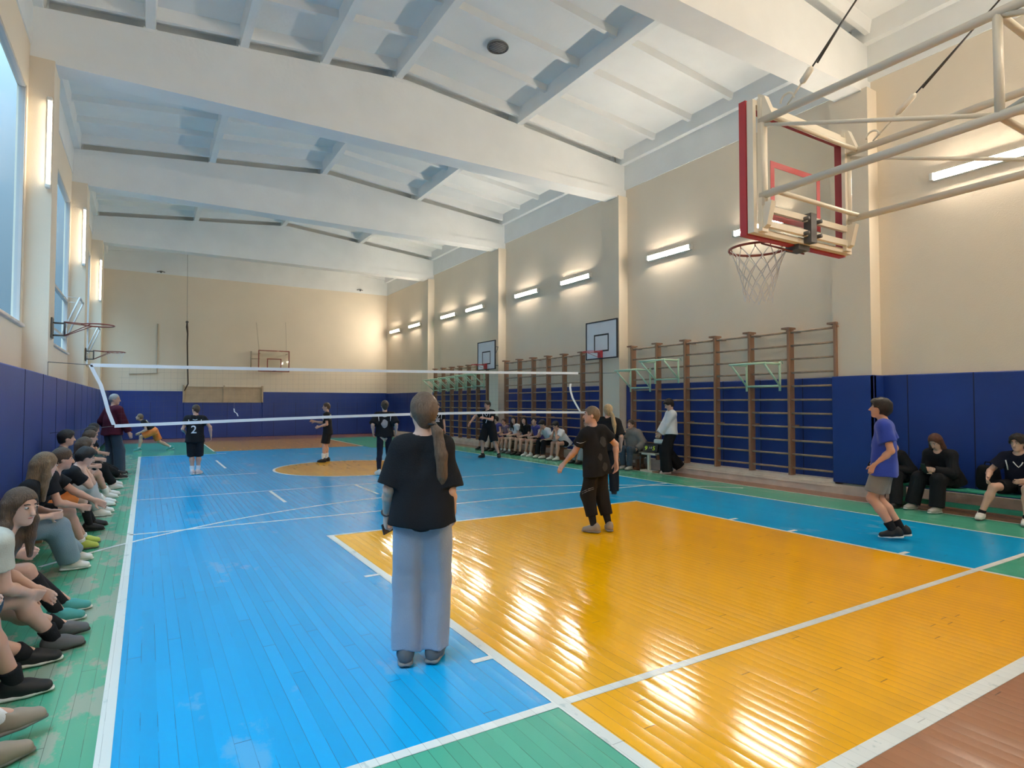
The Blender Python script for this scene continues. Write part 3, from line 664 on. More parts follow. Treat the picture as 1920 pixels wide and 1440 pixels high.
MM = Matrix.Translation(Vector((-.02, 0, .10))) @ Matrix((rt, upv, nrm)).transposed().to_4x4()
g = MB(); g.bbox(MM @ Vector((0, 0, 0)), (rt, upv, nrm), (.17, .085, .008)); g.bbox(MM @ Vector((0, .06, -.05)), (rt, Vector((0, 0, 1)), nrm), (.16, .07, .006)); g.build('board', M_black, sb)
for tx, sz, dx, m_ in (('9', .135, -.10, M_yel), ('5', .135, .085, M_yel), ('1', .07, -.022, M_paper), ('0', .07, .022, M_paper)):
    text_mesh(tx, sz, MM @ Matrix.Translation((dx, 0.01 if sz < .1 else -.005, .0095)), m_, 'number_card', sb, .0008, .0035 if sz > .1 else 0)
g = MB(); g.rbox(-.06, .06, -.2, .16, .20, .31, .03); o = g.build('paper_bundle', M_paper, None, (5.88, 8.68, .43)); 
g2 = MB(); g2.box(-.05, .05, -.12, .12, .0, .20)
g2.build('stand', M_black, o)
tag(o, 'bright white rolled paper bundle standing behind the scoreboard', 'paper')

# ------------------------------------------------------------------ people
def stroke(obj, pts, dr, r, mtl, name, parent):
    bv = BVHTree.FromPolygons([v.co.copy() for v in obj.data.vertices], [tuple(p.vertices) for p in obj.data.polygons]); dr = Vector(dr); q = []
    for p in pts:
        hit = bv.ray_cast(Vector(p) - dr * .5, dr, 1.2)
        if hit[0] is not None: q.append(hit[0] - dr * .002 - parent.location)
    if len(q) > 1: g = MB(); g.tube(q, [r * (1 - .75 * abs(2 * i / (len(q) - 1) - .8) ** 1.5) if len(q) > 2 else r for i in range(len(q))], 5); g.build(name, mtl, parent)
def surfnet(g, o, h):
    ins = g < 0
    c = np.zeros(tuple(n - 1 for n in g.shape), np.int8)
    sl = [slice(0, -1), slice(1, None)]
    for i in (0, 1):
        for j in (0, 1):
            for k in (0, 1): c += ins[sl[i], sl[j], sl[k]]
    ids = np.argwhere((c > 0) & (c < 8)); N = len(ids)
    idx = -np.ones(c.shape, np.int64); idx[ids[:, 0], ids[:, 1], ids[:, 2]] = np.arange(N)
    acc = np.zeros((N, 3)); cnt = np.zeros(N)
    for ax in range(3):
        oa = [a for a in range(3) if a != ax]
        for u in (0, 1):
            for v in (0, 1):
                p = ids.copy(); p[:, oa[0]] += u; p[:, oa[1]] += v; q = p.copy(); q[:, ax] += 1
                a = g[p[:, 0], p[:, 1], p[:, 2]]; b = g[q[:, 0], q[:, 1], q[:, 2]]; m = (a < 0) != (b < 0)
                t = np.where(m, a / np.where(m, a - b, 1), 0); P = p.astype(float); P[:, ax] += t
                acc[m] += P[m]; cnt[m] += 1
    V = acc / cnt[:, None] * h + o
    F = []
    for ax in range(3):
        a, b = [x for x in range(3) if x != ax]
        n = list(g.shape); s0 = [slice(None)] * 3; s1 = [slice(None)] * 3; s0[ax] = slice(0, -1); s1[ax] = slice(1, None)
        d = ins[tuple(s0)] != ins[tuple(s1)]
        e = np.argwhere(d); e = e[(e[:, a] > 0) & (e[:, b] > 0) & (e[:, a] < n[a] - 1) & (e[:, b] < n[b] - 1)]
        q = []
        for da, db in ((-1, -1), (0, -1), (0, 0), (-1, 0)):
            p = e.copy(); p[:, a] += da; p[:, b] += db; q.append(idx[p[:, 0], p[:, 1], p[:, 2]])
        q = np.stack(q, 1); fl = ins[e[:, 0], e[:, 1], e[:, 2]]
        if ax == 1: fl = ~fl
        q[~fl] = q[~fl][:, ::-1]; F.append(q)
    F = np.concatenate(F); F = F[(F >= 0).all(1)]
    return V, F

class Field:
    def __init__(s): s.p = []; s.clips = []; s.wr = None
    def cone(s, a, b, ra, rb, k=.03, n=None, q=1., ca=None, cb=None, m='add'):
        s.p.append((m, np.array(a, float), np.array(b, float), ra, rb, k, None if n is None else np.array(n, float), q, ca, cb)); return s
    def ell(s, c, axes, r, k=.02, m='add'):
        s.p.append(('ell' + m, np.array(c, float), np.array(axes, float), np.array(r, float), k)); return s
    def clip(s, p, n): s.clips.append((np.array(p, float), np.array(n, float))); return s   # keeps the side n points away from
    def wrinkle(s, amp, fr=22, vert=0): s.wr = (amp, fr, vert); return s
    def mesh(s, name, mtl, h, parent=None, smooth=1):
        lo = np.full(3, 1e9); hi = -lo
        for p in s.p:
            if p[0].startswith('ell'):
                if p[0] == 'elladd': r = max(p[3]); lo = np.minimum(lo, p[1] - r); hi = np.maximum(hi, p[1] + r)
            elif p[0] == 'add':
                r = max(p[3], p[4]) + .01; lo = np.minimum(lo, np.minimum(p[1], p[2]) - r); hi = np.maximum(hi, np.maximum(p[1], p[2]) + r)
        lo -= 3 * h + .02; hi += 3 * h + .02
        n = np.ceil((hi - lo) / h).astype(int) + 1; g = np.full(tuple(n), 1., np.float32)
        def sub(c0, c1):
            i0 = np.maximum(((c0 - lo) / h).astype(int), 0); i1 = np.minimum(((c1 - lo) / h).astype(int) + 2, n)
            X = [(np.arange(i0[a], i1[a]) * h + lo[a]).astype(np.float32) for a in range(3)]
            return tuple(slice(i0[a], i1[a]) for a in range(3)), X
        for p in s.p:
            if p[0].startswith('ell'):
                _, c, ax, r, k = p; R = max(r) + k + 3 * h; sl, X = sub(c - R, c + R)
                D = [X[0][:, None, None] - c[0], X[1][None, :, None] - c[1], X[2][None, None, :] - c[2]]
                l2 = 0
                for i in range(3): l2 = l2 + ((D[0] * ax[i][0] + D[1] * ax[i][1] + D[2] * ax[i][2]) / r[i]) ** 2
                l = np.sqrt(l2); d = (l - 1) * min(r)
                op = p[0][3:]
            else:
                op, a, b, ra, rb, k, nn, q, ca, cb = p; R = max(ra, rb) + k + 3 * h
                sl, X = sub(np.minimum(a, b) - R, np.maximum(a, b) + R)
                D = [X[0][:, None, None] - a[0], X[1][None, :, None] - a[1], X[2][None, None, :] - a[2]]
                ba = b - a; L2 = max(ba @ ba, 1e-9); L = math.sqrt(L2)
                tu = (D[0] * ba[0] + D[1] * ba[1] + D[2] * ba[2]) / L2; t = np.clip(tu, 0, 1)
                E = [D[i] - t * ba[i] for i in range(3)]; l2 = E[0] ** 2 + E[1] ** 2 + E[2] ** 2
                if nn is not None: dn = E[0] * nn[0] + E[1] * nn[1] + E[2] * nn[2]; l2 = l2 + dn ** 2 * (q * q - 1)
                d = np.sqrt(l2) - (ra + (rb - ra) * t)
                if ca is not None: d = np.maximum(d, (-tu) * L - ca)
                if cb is not None: d = np.maximum(d, (tu - 1) * L - cb)
            cur = g[sl]
            if op == 'add':
                hh = np.maximum(k - np.abs(cur - d), 0) / k if k > 0 else 0
                g[sl] = np.minimum(cur, d) - hh * hh * k * .25
            elif op == 'sub': g[sl] = np.maximum(cur, -d)
        if s.wr:
            amp, fr, vert = s.wr; X = [(np.arange(n[a]) * h + lo[a]).astype(np.float32) for a in range(3)]
            x, y, z = X[0][:, None, None], X[1][None, :, None], X[2][None, None, :]
            w1 = np.sin(x * fr + 2.1 * np.sin(z * 9 + y * 6)) * np.sin(y * fr * .9 + 1.7 * np.sin(z * 7 - x * 8)); w2 = np.sin(z * fr * .8 + 3 * np.sin(x * 7 + y * 5))
            if vert: w1 = np.sin(x * fr * 1.6 + 1.6 * np.sin(z * 3.7)) * np.cos(y * fr * 1.5 + 1.4 * np.sin(z * 3.1)) * 1.5; w2 = w2 * .4
            g += (amp * (w1 * .7 + w2 * .45)).astype(np.float32)
        for c, nn in s.clips:
            X = [(np.arange(n[a]) * h + lo[a]).astype(np.float32) - c[a] for a in range(3)]
            g = np.maximum(g, X[0][:, None, None] * nn[0] + X[1][None, :, None] * nn[1] + X[2][None, None, :] * nn[2])
        g[0] = g[-1] = 1; g[:, 0] = g[:, -1] = 1; g[:, :, 0] = g[:, :, -1] = 1
        V, F = surfnet(g, lo, h)
        if len(V) == 0: return None
        for _ in range(smooth):   # one gentle relaxation
            S = np.zeros_like(V); cn = np.zeros(len(V))
            for i in range(4):
                a, b = F[:, i], F[:, (i + 1) % 4]; np.add.at(S, a, V[b]); np.add.at(cn, a, 1)
            V = V * .5 + S / np.maximum(cn, 1)[:, None] * .5
        me = bpy.data.meshes.new(name); nf = len(F); me.vertices.add(len(V)); org = Vector((0, 0, 0))
        me.vertices.foreach_set('co', V.astype(np.float32).ravel()); me.loops.add(nf * 4); me.loops.foreach_set('vertex_index', F.astype(np.int32).ravel())
        me.polygons.add(nf); me.polygons.foreach_set('loop_start', np.arange(0, nf * 4, 4, dtype=np.int32)); me.polygons.foreach_set('loop_total', np.full(nf, 4, np.int32))
        me.polygons.foreach_set('use_smooth', np.ones(nf, bool)); me.update(calc_edges=True); me.materials.append(mtl)
        o = bpy.data.objects.new(name, me); C.objects.link(o)
        if parent is not None: o.parent = parent; o.matrix_parent_inverse = Matrix.Translation(-parent.location)
        return o

def skin(t=0):
    c = [(.58, .33, .24), (.45, .25, .17), (.62, .39, .30)][t]
    return mat('skin_%d' % t, c, .5, bump=.05, bscale=60)
def cloth(name, col, rough=.9, sheen=.15, var=.06): return mat('cloth_' + name, col, rough, bump=.3, bscale=120, sheen=sheen if sum(col) > .15 else 0, spec=.5 if sum(col) > .15 else .2, var=var, vscale=6)
def hairm(name, col): return mat('hair_' + name, col, .45, bump=1., bscale=40, stretch=(6, 6, .5), var=.35, vscale=30)
HAIR = dict(brown=(.07, .040, .022), dark=(.012, .008, .006), ash=(.14, .088, .055), blond=(.46, .34, .18), lblond=(.33, .23, .12), grey=(.33, .31, .30), auburn=(.10, .035, .017), sand=(.20, .13, .075), midbrown=(.10, .06, .035), honey=(.20, .13, .07))
E_white = mat('eye_white', (.45, .43, .41), .4); E_dark = mat('eye_iris', (.04, .03, .02), .2); M_lip = mat('lips', (.45, .17, .14), .5)
V3 = lambda *a: np.array(a, float)
nrmz = lambda v: v / (np.linalg.norm(v) + 1e-9)

def ik(a, b, la, lb, pole):
    d = b - a; D = np.linalg.norm(d); D2 = min(max(D, abs(la - lb) + .01), (la + lb) * .998); u = d / (D + 1e-9); b = a + u * D2
    x = (la * la - lb * lb + D2 * D2) / (2 * D2); y = math.sqrt(max(la * la - x * x, 0)); p = pole - u * (pole @ u); p = nrmz(p)
    return a + u * x + p * y, b

def person(label, pos, hd, H=1.6, ps=None, top=None, bot=None, socks=None, shoes=None, hair=('short', 'brown'), sk=0, h=.012, face=True, group=None, extra=None, build=1.):
    ps = ps or {}; s = H / 1.65
    f = V3(math.sin(hd), math.cos(hd), 0); l = V3(-math.cos(hd), math.sin(hd), 0); up = V3(0, 0, 1); base = V3(pos[0], pos[1], pos[2] if len(pos) > 2 else 0)
    W = lambda v: base + f * v[0] * s + l * v[1] * s + up * v[2] * s
    Wd = lambda v: nrmz(f * v[0] + l * v[1] + up * v[2])
    pel = np.array(ps.get('pel', (0, 0, .90)), float); nk = np.array(ps.get('nk', (pel[0], pel[1], pel[2] + .50)), float)
    spn = nrmz(nk - pel); tw = ps.get('tw', 0); htw = ps.get('htw', 0)
    latS = V3(-math.sin(tw), math.cos(tw), 0); latS = nrmz(latS - spn * (latS @ spn)); fwS = np.cross(latS, spn); latH = V3(-math.sin(htw), math.cos(htw), 0); fwH = nrmz(V3(latH[1], -latH[0], 0))
    sw = ps.get('sw', .165)
    shL = nk + latS * sw - spn * .055 + V3(*ps.get('dshl', (0, 0, 0))); shR = nk - latS * sw - spn * .055 + V3(*ps.get('dshr', (0, 0, 0)))
    hipL = pel + latH * .085; hipR = pel - latH * .085
    anL = np.array(ps.get('fl', (0, .11, .08)), float); anR = np.array(ps.get('fr', (0, -.11, .08)), float)
    knL, anL = ik(hipL, anL, .415, .41, V3(*ps.get('kpl', (1, .05, .1)))); knR, anR = ik(hipR, anR, .415, .41, V3(*ps.get('kpr', (1, -.05, .1))))
    wL = np.array(ps.get('wl', (pel[0] + .06, sw + .07, pel[2] - .04)), float); wR = np.array(ps.get('wr', (pel[0] + .06, -sw - .07, pel[2] - .04)), float)
    elL, wL = ik(shL, wL, .27, .235, V3(*ps.get('epl', (-1, .4, -.2)))); elR, wR = ik(shR, wR, .27, .235, V3(*ps.get('epr', (-1, -.4, -.2))))
    hdir = ps.get('head', (0, 0)); hy, hp = hdir[0], hdir[1]                       # yaw left positive, pitch up positive
    nkd = nrmz(spn * .5 + V3(*ps.get('neckdir', (.15, 0, .8)))); hc = nk + nkd * .165
    F = lambda a: a
    hf = V3(math.cos(hy) * math.cos(hp), math.sin(hy) * math.cos(hp), math.sin(hp)); hl = nrmz(V3(-math.sin(hy), math.cos(hy), 0) + V3(0, 0, ps.get('roll', 0))); hl = nrmz(hl - hf * (hl @ hf)); hu = np.cross(hf, hl)
    # to world
    P = {k: W(v) for k, v in dict(pel=pel, nk=nk, shL=shL, shR=shR, hipL=hipL, hipR=hipR, knL=knL, knR=knR, anL=anL, anR=anR, elL=elL, elR=elR, wL=wL, wR=wR, hc=hc).items()}
    HF, HL, HU = Wd(hf), Wd(hl), Wd(hu); SPN, FS, LS = Wd(spn), Wd(fwS), Wd(latS); FH = Wd(fwH)
    hk = ps.get('hk', 1.0) * s
    HP = lambda a, b, c: P['hc'] + (HF * a + HL * b + HU * c) * hk
    r = lambda x: x * s * build
    B = Field()
    LSh = lambda a, b: P['pel'] + SPN * a * s + LS * b * s
    for sg in (-1, 1):
        B.cone(P['pel'] + LS * sg * .055 * s, LSh(.22, sg * .05), r(.098), r(.088), .05, FS, 1.15)
        B.cone(LSh(.22, sg * .05), LSh(.41, sg * .075), r(.088), r(.088), .05, FS, 1.2)
    B.cone(P['nk'] - SPN * .015 * s, P['shL'], r(.045), r(.05), .05); B.cone(P['nk'] - SPN * .015 * s, P['shR'], r(.045), r(.05), .05)
    B.cone(P['nk'] - SPN * .03 * s, HP(-.02, 0, -.06), .053 * s, .05 * s, .03)
    # head: skull, jaw, nose, ears
    ax = [HF, HL, HU]
    B.ell(HP(-.008, 0, .02), ax, np.array([.093, .074, .092]) * hk, .02); B.ell(HP(.018, 0, -.045), ax, np.array([.066, .055, .062]) * hk, .03)
    B.ell(HP(.052, 0, -.088), ax, np.array([.026, .03, .022]) * hk, .02)
    if face:
        B.cone(HP(.084, 0, .008), HP(.104, 0, -.030), .008 * hk, .013 * hk, .012)
        for sg in (-1, 1):
            B.ell(HP(-.005, sg * .077, -.005), ax, np.array([.018, .009, .030]) * hk, .008); B.ell(HP(.088, sg * .030, .012), ax, np.array([.012, .013, .009]) * hk, .0, 'sub')
    # limbs
    for q, sg in (('L', 1), ('R', -1)):
        sh, el, wr, hip, kn, an = (P[k + q] for k in ('sh', 'el', 'w', 'hip', 'kn', 'an'))
        B.cone(sh, el, r(.048), r(.037), .03); fm = el + (wr - el) * .3; B.cone(el, fm, r(.036), r(.038), .02); B.cone(fm, wr, r(.038), r(.024), .02)
        B.cone(hip, kn, r(.085), r(.054), .04); cf = kn + (an - kn) * .33 - FH * .012 * s; B.cone(kn, cf, r(.052), r(.054), .03); B.cone(cf, an, r(.054), r(.033), .03)
        # hand
        hdv = ps.get('hd' + q.lower()); d = nrmz(wr - el) if hdv is None else Wd(V3(*hdv)); pn = ps.get('pn' + q.lower()); pn = (LS * (-sg)) if pn is None else Wd(V3(*pn)); pn = nrmz(pn - d * (pn @ d)); sd = np.cross(d, pn)
        th = sd * (1 if (sd @ FS) >= 0 else -1); curl = ps.get('curl' + q.lower(), .35)
        if ps.get('thumb' + q.lower()): th = -th
        for k in range(4):
            o_ = (1.5 - k) * .019; kb = wr + d * .085 * s + th * o_ * s; B.cone(wr + th * o_ * .6 * s, kb, .017 * s, .0125 * s, .012, pn, 1.25)
            ln_ = [.072, .08, .074, .058][k] * s; a1 = curl * (1 + .12 * k); d1 = d * math.cos(a1) + pn * math.sin(a1); a2 = a1 * 2.3; d2 = d * math.cos(a2) + pn * math.sin(a2)
            m_ = kb + d1 * ln_ * .5; B.cone(kb, m_, .0095 * s, .0085 * s, .004); B.cone(m_, m_ + d2 * ln_ * .5, .0085 * s, .007 * s, .004)
        t0 = wr + d * .02 * s + th * .022 * s; t1 = t0 + (d * .6 + th * .65 + pn * .3) * .048 * s; B.cone(t0, t1, .0135 * s, .0105 * s, .01); B.cone(t1, t1 + nrmz(d + th * .25 + pn * .35) * .034 * s, .0105 * s, .008 * s, .005)
        td = ps.get('t' + q.lower(), 0); fp = ps.get('fp' + q.lower(), 0); TD = Wd(V3(math.cos(td) * math.cos(fp), math.sin(td) * math.cos(fp), -math.sin(fp))); U2 = np.cross(TD, np.cross(up, TD)); U2 = nrmz(U2)
        if U2[2] < 0: U2 = -U2
        P['td' + q] = TD; P['tu' + q] = U2
        B.cone(an - TD * .03 * s - U2 * .045 * s, an + TD * .10 * s - U2 * .055 * s, .028 * s, .018 * s, .02)
    body = Field.mesh(B, 'person', skin(sk), h)
    # centre the origin on the feet
    me = body.data; org = Vector(base); me.transform(Matrix.Translation(-org)); body.location = org
    tag(body, label, 'person', group)
    def child(fld, name, m, hh=h):
        return fld.mesh(name, m, hh, body)
    # ---- eyes, brows, lips
    if face:
        for sg in (-1, 1):
            g = MB(); g.ball(HP(.079, sg * .030, .012) - base, (.012 * hk, .012 * hk, .008 * hk), 8); g.build('eye', E_white, body)
            g = MB(); g.ball(HP(.0885, sg * .029, .012) - base, (.0055 * hk, .0055 * hk, .0055 * hk), 8); g.build('iris', E_dark, body)
            g = MB(); g.tube([HP(.085, sg * .014, .030) - base, HP(.087, sg * .030, .035) - base, HP(.076, sg * .046, .030) - base], .0038 * hk, 5); g.build('eyebrow', hairm('brow', (.05, .03, .02)), body)
        g = MB(); g.tube([HP(.071, -.022, -.058) - base, HP(.083, -.008, -.055) - base, HP(.083, .008, -.055) - base, HP(.071, .022, -.058) - base], [.003 * hk, .0055 * hk, .0055 * hk, .003 * hk], 6); g.build('lips', M_lip, body)
    # ---- hair
    st, hcn = hair[0], hair[1]; hm = hairm(hcn, HAIR[hcn])
    Hh = Field(); pf = {'messy': 1.16, 'curly': 1.2, 'crop': 1.0}.get(st, 1.05)
    Hh.ell(HP(-.012, 0, .028), ax, np.array([.098, .083, .098]) * hk * pf, .02)
    if st in ('short', 'messy', 'curly', 'crop'): Hh.cone(HP(-.06, 0, .0), HP(-.062, 0, -.05), .05 * hk, .035 * hk, .03)
    else: Hh.cone(HP(-.055, 0, .0), HP(-.05, 0, -.06), .06 * hk, .045 * hk, .03)
    if st in ('messy', 'curly'): Hh.wrinkle(.006, 90 if st == 'curly' else 60); Hh.ell(HP(.055, 0, .075), ax, np.array([.05, .06, .035]) * hk, .02)
    else: Hh.wrinkle(.0015, 120)
    if st in ('long', 'longside'):
        for sg in (-1, 1):
            z0 = -.02; pts = [HP(-.02, sg * .075, .02), HP(.0, sg * .085, -.10), HP(.01, sg * .085, -.22) if ps.get('hairfall') is None else HP(.0, sg * .08, -.2), ]
            pts.append(pts[-1] + (-up * .12) * s); 
            for a, b, ra, rb in zip(pts, pts[1:], (.03, .034, .032), (.034, .032, .018)): Hh.cone(a, b, ra * hk, rb * hk, .02)
        Hh.cone(HP(-.06, 0, -.02), HP(-.07, 0, -.2) - up * .04 * s, .065 * hk, .06 * hk, .03); Hh.cone(HP(-.07, 0, -.2) - up * .04 * s, HP(-.07, 0, -.2) - up * .16 * s, .06 * hk, .03 * hk, .03)
    # open the face
    fc = {'messy': .055, 'curly': .055}.get(st, .062)
    Hh.ell(HP(.10, 0, -.035), ax, np.array([.082, .085, .10]) * hk, 0, 'sub'); 
    if st not in ('long', 'longside'):
        Hh.ell(HP(.035, .09, -.05), ax, np.array([.05, .05, .06]) * hk, 0, 'sub'); Hh.ell(HP(.035, -.09, -.05), ax, np.array([.05, .05, .06]) * hk, 0, 'sub')
    if st == 'grey': pass
    child(Hh, 'hair', hm, min(h, .01))
    if st in ('pony', 'bun'):
        T = Field()
        if st == 'bun': T.ell(HP(-.105, 0, .05), ax, np.array([.04, .042, .04]) * hk, .01)
        else:
            tp = ps.get('tail', [(-.09, 0, -.02), (-.13, -.01, -.10), (-.13, -.02, -.22), (-.12, -.02, -.32)]); tr = ps.get('tailr', [.022, .032, .03, .012])
            for a, b, ra, rb in zip(tp, tp[1:], tr, tr[1:]): T.cone(HP(*a), HP(*b), ra * hk, rb * hk, .015)
            T.wrinkle(.002, 90)
        child(T, 'ponytail' if st == 'pony' else 'hair_bun', hm, min(h, .009))
    # ---- upper clothing
    if top:
        off = top.get('loose', .016); sl = top.get('sleeve', 'short'); A = Field(); ro = lambda x: (x * build + off) * s
        hem = top.get('hem', -.10); wide = top.get('wide', 0)
        for sg in (-1, 1):
            A.cone(LSh(hem, sg * .08), LSh(.22, sg * .055), ro(.112 + wide), ro(.094 + wide * .6), .05, FS, 1.06, ca=0.)
            A.cone(LSh(.22, sg * .055), LSh(.405, sg * .085), ro(.092 + wide * .6), ro(.088), .05, FS, 1.18)
        A.cone(P['nk'] - SPN * .02 * s, P['shL'], ro(.042), ro(.05), .04); A.cone(P['nk'] - SPN * .02 * s, P['shR'], ro(.042), ro(.05), .04)
        for q in 'LR':
            sh, el, wr = P['sh' + q], P['el' + q], P['w' + q]
            if sl == 'none': A.cone(sh, sh + (el - sh) * .12, ro(.05), ro(.052), .03, cb=0.)
            elif sl == 'short': A.cone(sh, sh + (el - sh) * .62, ro(.05), ro(.053 + top.get('slw', 0)), .03, cb=0.)
            elif sl == 'elbow': A.cone(sh, sh + (el - sh) * .92, ro(.052), ro(.058 + top.get('slw', 0)), .03, cb=0.)
            else: A.cone(sh, el, ro(.05), ro(.045), .03); A.cone(el, wr - (wr - el) * .04, ro(.045), ro(.034), .02, cb=0.)
        if top.get('hood'): A.cone(HP(-.06, .05, -.12), HP(-.06, -.05, -.12), .06 * s, .06 * s, .04); A.cone(HP(.0, .07, -.13), HP(-.06, .05, -.12), .035 * s, .05 * s, .03); A.cone(HP(.0, -.07, -.13), HP(-.06, -.05, -.12), .035 * s, .05 * s, .03)
        A.ell(P['nk'] + SPN * .035 * s + FS * .01, [FS, LS, SPN], np.array([.075, .068, .05]) * s, 0, 'sub') if not top.get('hood') else None
        A.wrinkle(top.get('wr', .005), 20)
        A.p = [p for p in A.p]
        if not top.get('hood') and not top.get('high'): pass
        sobj = P['top'] = child(A, top.get('name', 't_shirt'), top['m'], h)
        if top.get('trim'):   # white neck band and shoulder stripes laid on the cloth
            bv = BVHTree.FromPolygons([v.co.copy() for v in sobj.data.vertices], [tuple(p.vertices) for p in sobj.data.polygons])
            def on(pt, dr):
                hit = bv.ray_cast(Vector(pt + dr * .35), Vector(-dr), .6); return None if hit[0] is None else hit[0] + Vector(dr) * .003
            tm = mat('jersey_trim', (.72, .74, .76), .7)
            for side, pts in (('f', [(.405, .055), (.36, .03), (.325, .0), (.36, -.03), (.405, -.055)]), ('b', [(.43, .05), (.415, 0), (.43, -.05)])):
                dr = FS if side == 'f' else -FS; q = [on(LSh(a, b), dr) for a, b in pts]; q = [v for v in q if v is not None]
                if len(q) > 2: g = MB(); g.tube([v - Vector(base) for v in q], .0075 * s, 6); g.build('neck_trim', tm, body)
            for sg in (-1, 1):
                for dr, pts in ((FS, [(.425, .135), (.38, .13), (.33, .125), (.28, .12)]), (-FS, [(.425, .135), (.37, .13), (.32, .125)])):
                    q = [on(LSh(a, sg * b), dr) for a, b in pts]; q = [v for v in q if v is not None]
                    if len(q) > 2: g = MB(); g.tube([v - Vector(base) for v in q], .008 * s, 6); g.build('shoulder_stripe', tm, body)
        for tx in top.get('text', []):     # (string, size, along spine, sideways, front/back, material)
            body_, size, a0, b0, fb, tmt = tx; dr = FS if fb == 'f' else -FS; rt_ = np.cross(SPN, dr)
            M_ = Matrix([(rt_[i], SPN[i], dr[i], (LSh(a0, b0) + dr * .3)[i]) for i in range(3)] + [(0, 0, 0, 1)])
            if body_[0] == '@':
                gq = MB()
                if body_ == '@disc':
                    rg = [[(size * s * rr * math.cos(i * .5236) * .7 * (1 + .2 * math.sin(i * 2.3)), size * s * rr * math.sin(i * .5236)) for i in range(12)] for rr in (1., .5)]
                    gq.add([M_ @ Vector((a, b, 0)) for a, b in rg[0] + rg[1]], [(i, (i + 1) % 12, 12 + (i + 1) % 12, 12 + i) for i in range(12)] + [tuple(range(12, 24))])
                else:
                    for j, wb_ in enumerate((1.5, 1.1, 1.3)):
                        for q_ in range(6): x0_ = (-wb_ / 2 + wb_ * q_ / 6) * size * s; x1_ = (-wb_ / 2 + wb_ * (q_ + .9) / 6) * size * s; y_ = -j * size * s * .38; gq.add([M_ @ Vector(v) for v in ((x0_, y_, 0), (x1_, y_, 0), (x1_, y_ + size * s * .2, 0), (x0_, y_ + size * s * .2, 0))], [(0, 1, 2, 3)])
                to = gq.build('shirt_print', tmt); me = to.data
            else: to = text_mesh(body_, size * s, M_, tmt, 'shirt_print', None, 0, .002); me = to.data
            bv = BVHTree.FromPolygons([v.co.copy() for v in sobj.data.vertices], [tuple(p.vertices) for p in sobj.data.polygons])
            for v in me.vertices:
                hit = bv.ray_cast(v.co, Vector(-dr), .6)
                if hit[0] is not None: v.co = hit[0] + Vector(dr) * .006
            me.transform(Matrix.Translation(-org)); to.parent = body
    # ---- lower clothing
    if bot:
        off = bot.get('loose', .02); kd = bot['kind']; A = Field(); ro = lambda x: (x * build + off) * s
        for sg in (-1, 1): A.cone(P['pel'] + LS * sg * .05 * s + SPN * .03 * s, P['pel'] + LS * sg * .055 * s + SPN * .10 * s, ro(.095), ro(.085), .04, FS, 1.12, cb=0.)
        for q in 'LR':
            hip, kn, an = P['hip' + q], P['kn' + q], P['an' + q]; A.cone(P['pel'], hip, ro(.083), ro(.083), .03, FS, 1.12)
            if kd == 'shorts': fr_ = bot.get('frac', .7); A.cone(hip, hip + (kn - hip) * fr_, ro(.085), ro(.085 - .012 * fr_), .03, cb=0.)
            elif kd == 'leggings': A.cone(hip, kn, ro(.085), ro(.054), .03); A.cone(kn, kn + (an - kn) * .33 - FH * .012 * s, ro(.052), ro(.054), .03); A.cone(kn + (an - kn) * .33 - FH * .012 * s, kn + (an - kn) * bot.get('frac', .95), ro(.054), ro(.035), .03, cb=0.)
            else:
                wd = bot.get('wide', .02); A.cone(hip, kn, ro(.085), ro(.055 + wd), .04); A.cone(kn, kn + (an - kn) * bot.get('frac', 1.08), ro(.055 + wd), ro(.04 + wd * bot.get('flare', 1.3)), .03, cb=0.)
        A.wrinkle(bot.get('wr', .005), 20, kd == 'pants')
        if kd == 'pants': A.clip(V3(0, 0, .012), V3(0, 0, -1))
        P['bot'] = child(A, bot.get('name', {'shorts': 'shorts', 'pants': 'trousers', 'leggings': 'leggings'}[kd]), bot['m'], h)
    for q in 'LR':
        an, kn, TD, U2 = P['an' + q], P['kn' + q], P['td' + q], P['tu' + q]
        if socks:
            A = Field(); A.cone(an - U2 * .02 * s, an + (kn - an) * socks[1], r(.039), r(.040 + .02 * min(1, socks[1] * 2.5)), .02, cb=0.); child(A, 'sock', socks[0], min(h, .01))
        if shoes:
            SD = np.cross(U2, TD); A = Field(); z = -.048
            A.cone(an - TD * .042 * s + U2 * (-.035) * s, an + TD * .04 * s - U2 * .032 * s, .043 * s, .045 * s, .03)
            for sg in (-1, 1): A.cone(an + TD * .03 * s - U2 * .036 * s + SD * sg * .010 * s, an + TD * .125 * s - U2 * .048 * s + SD * sg * .013 * s, .040 * s, .030 * s, .03)
            A.cone(an - TD * .03 * s, an - TD * .008 * s + U2 * .022 * s, .046 * s, .046 * s, .03, cb=0.); A.clip(an - U2 * .066 * s, -U2)
            so = child(A, 'shoe', shoes[0], min(h, .009))
            S = Field()
            for sg in (-1, 1): S.cone(an - TD * .06 * s - U2 * .066 * s + SD * sg * .018 * s, an + TD * .05 * s - U2 * .066 * s + SD * sg * .02 * s, .028 * s, .030 * s, .01, U2, 1.9); S.cone(an + TD * .05 * s - U2 * .066 * s + SD * sg * .02 * s, an + TD * .145 * s - U2 * .064 * s + SD * sg * .010 * s, .030 * s, .024 * s, .01, U2, 1.9)
            sm_ = S.mesh('sole', shoes[1], min(h, .007), None)
            if sm_ and so: sm_.parent = so
    if extra: extra(body, P, dict(FS=FS, LS=LS, SPN=SPN, HP=HP, base=base, s=s, W=W, Wd=Wd, child=child))
    return body, P

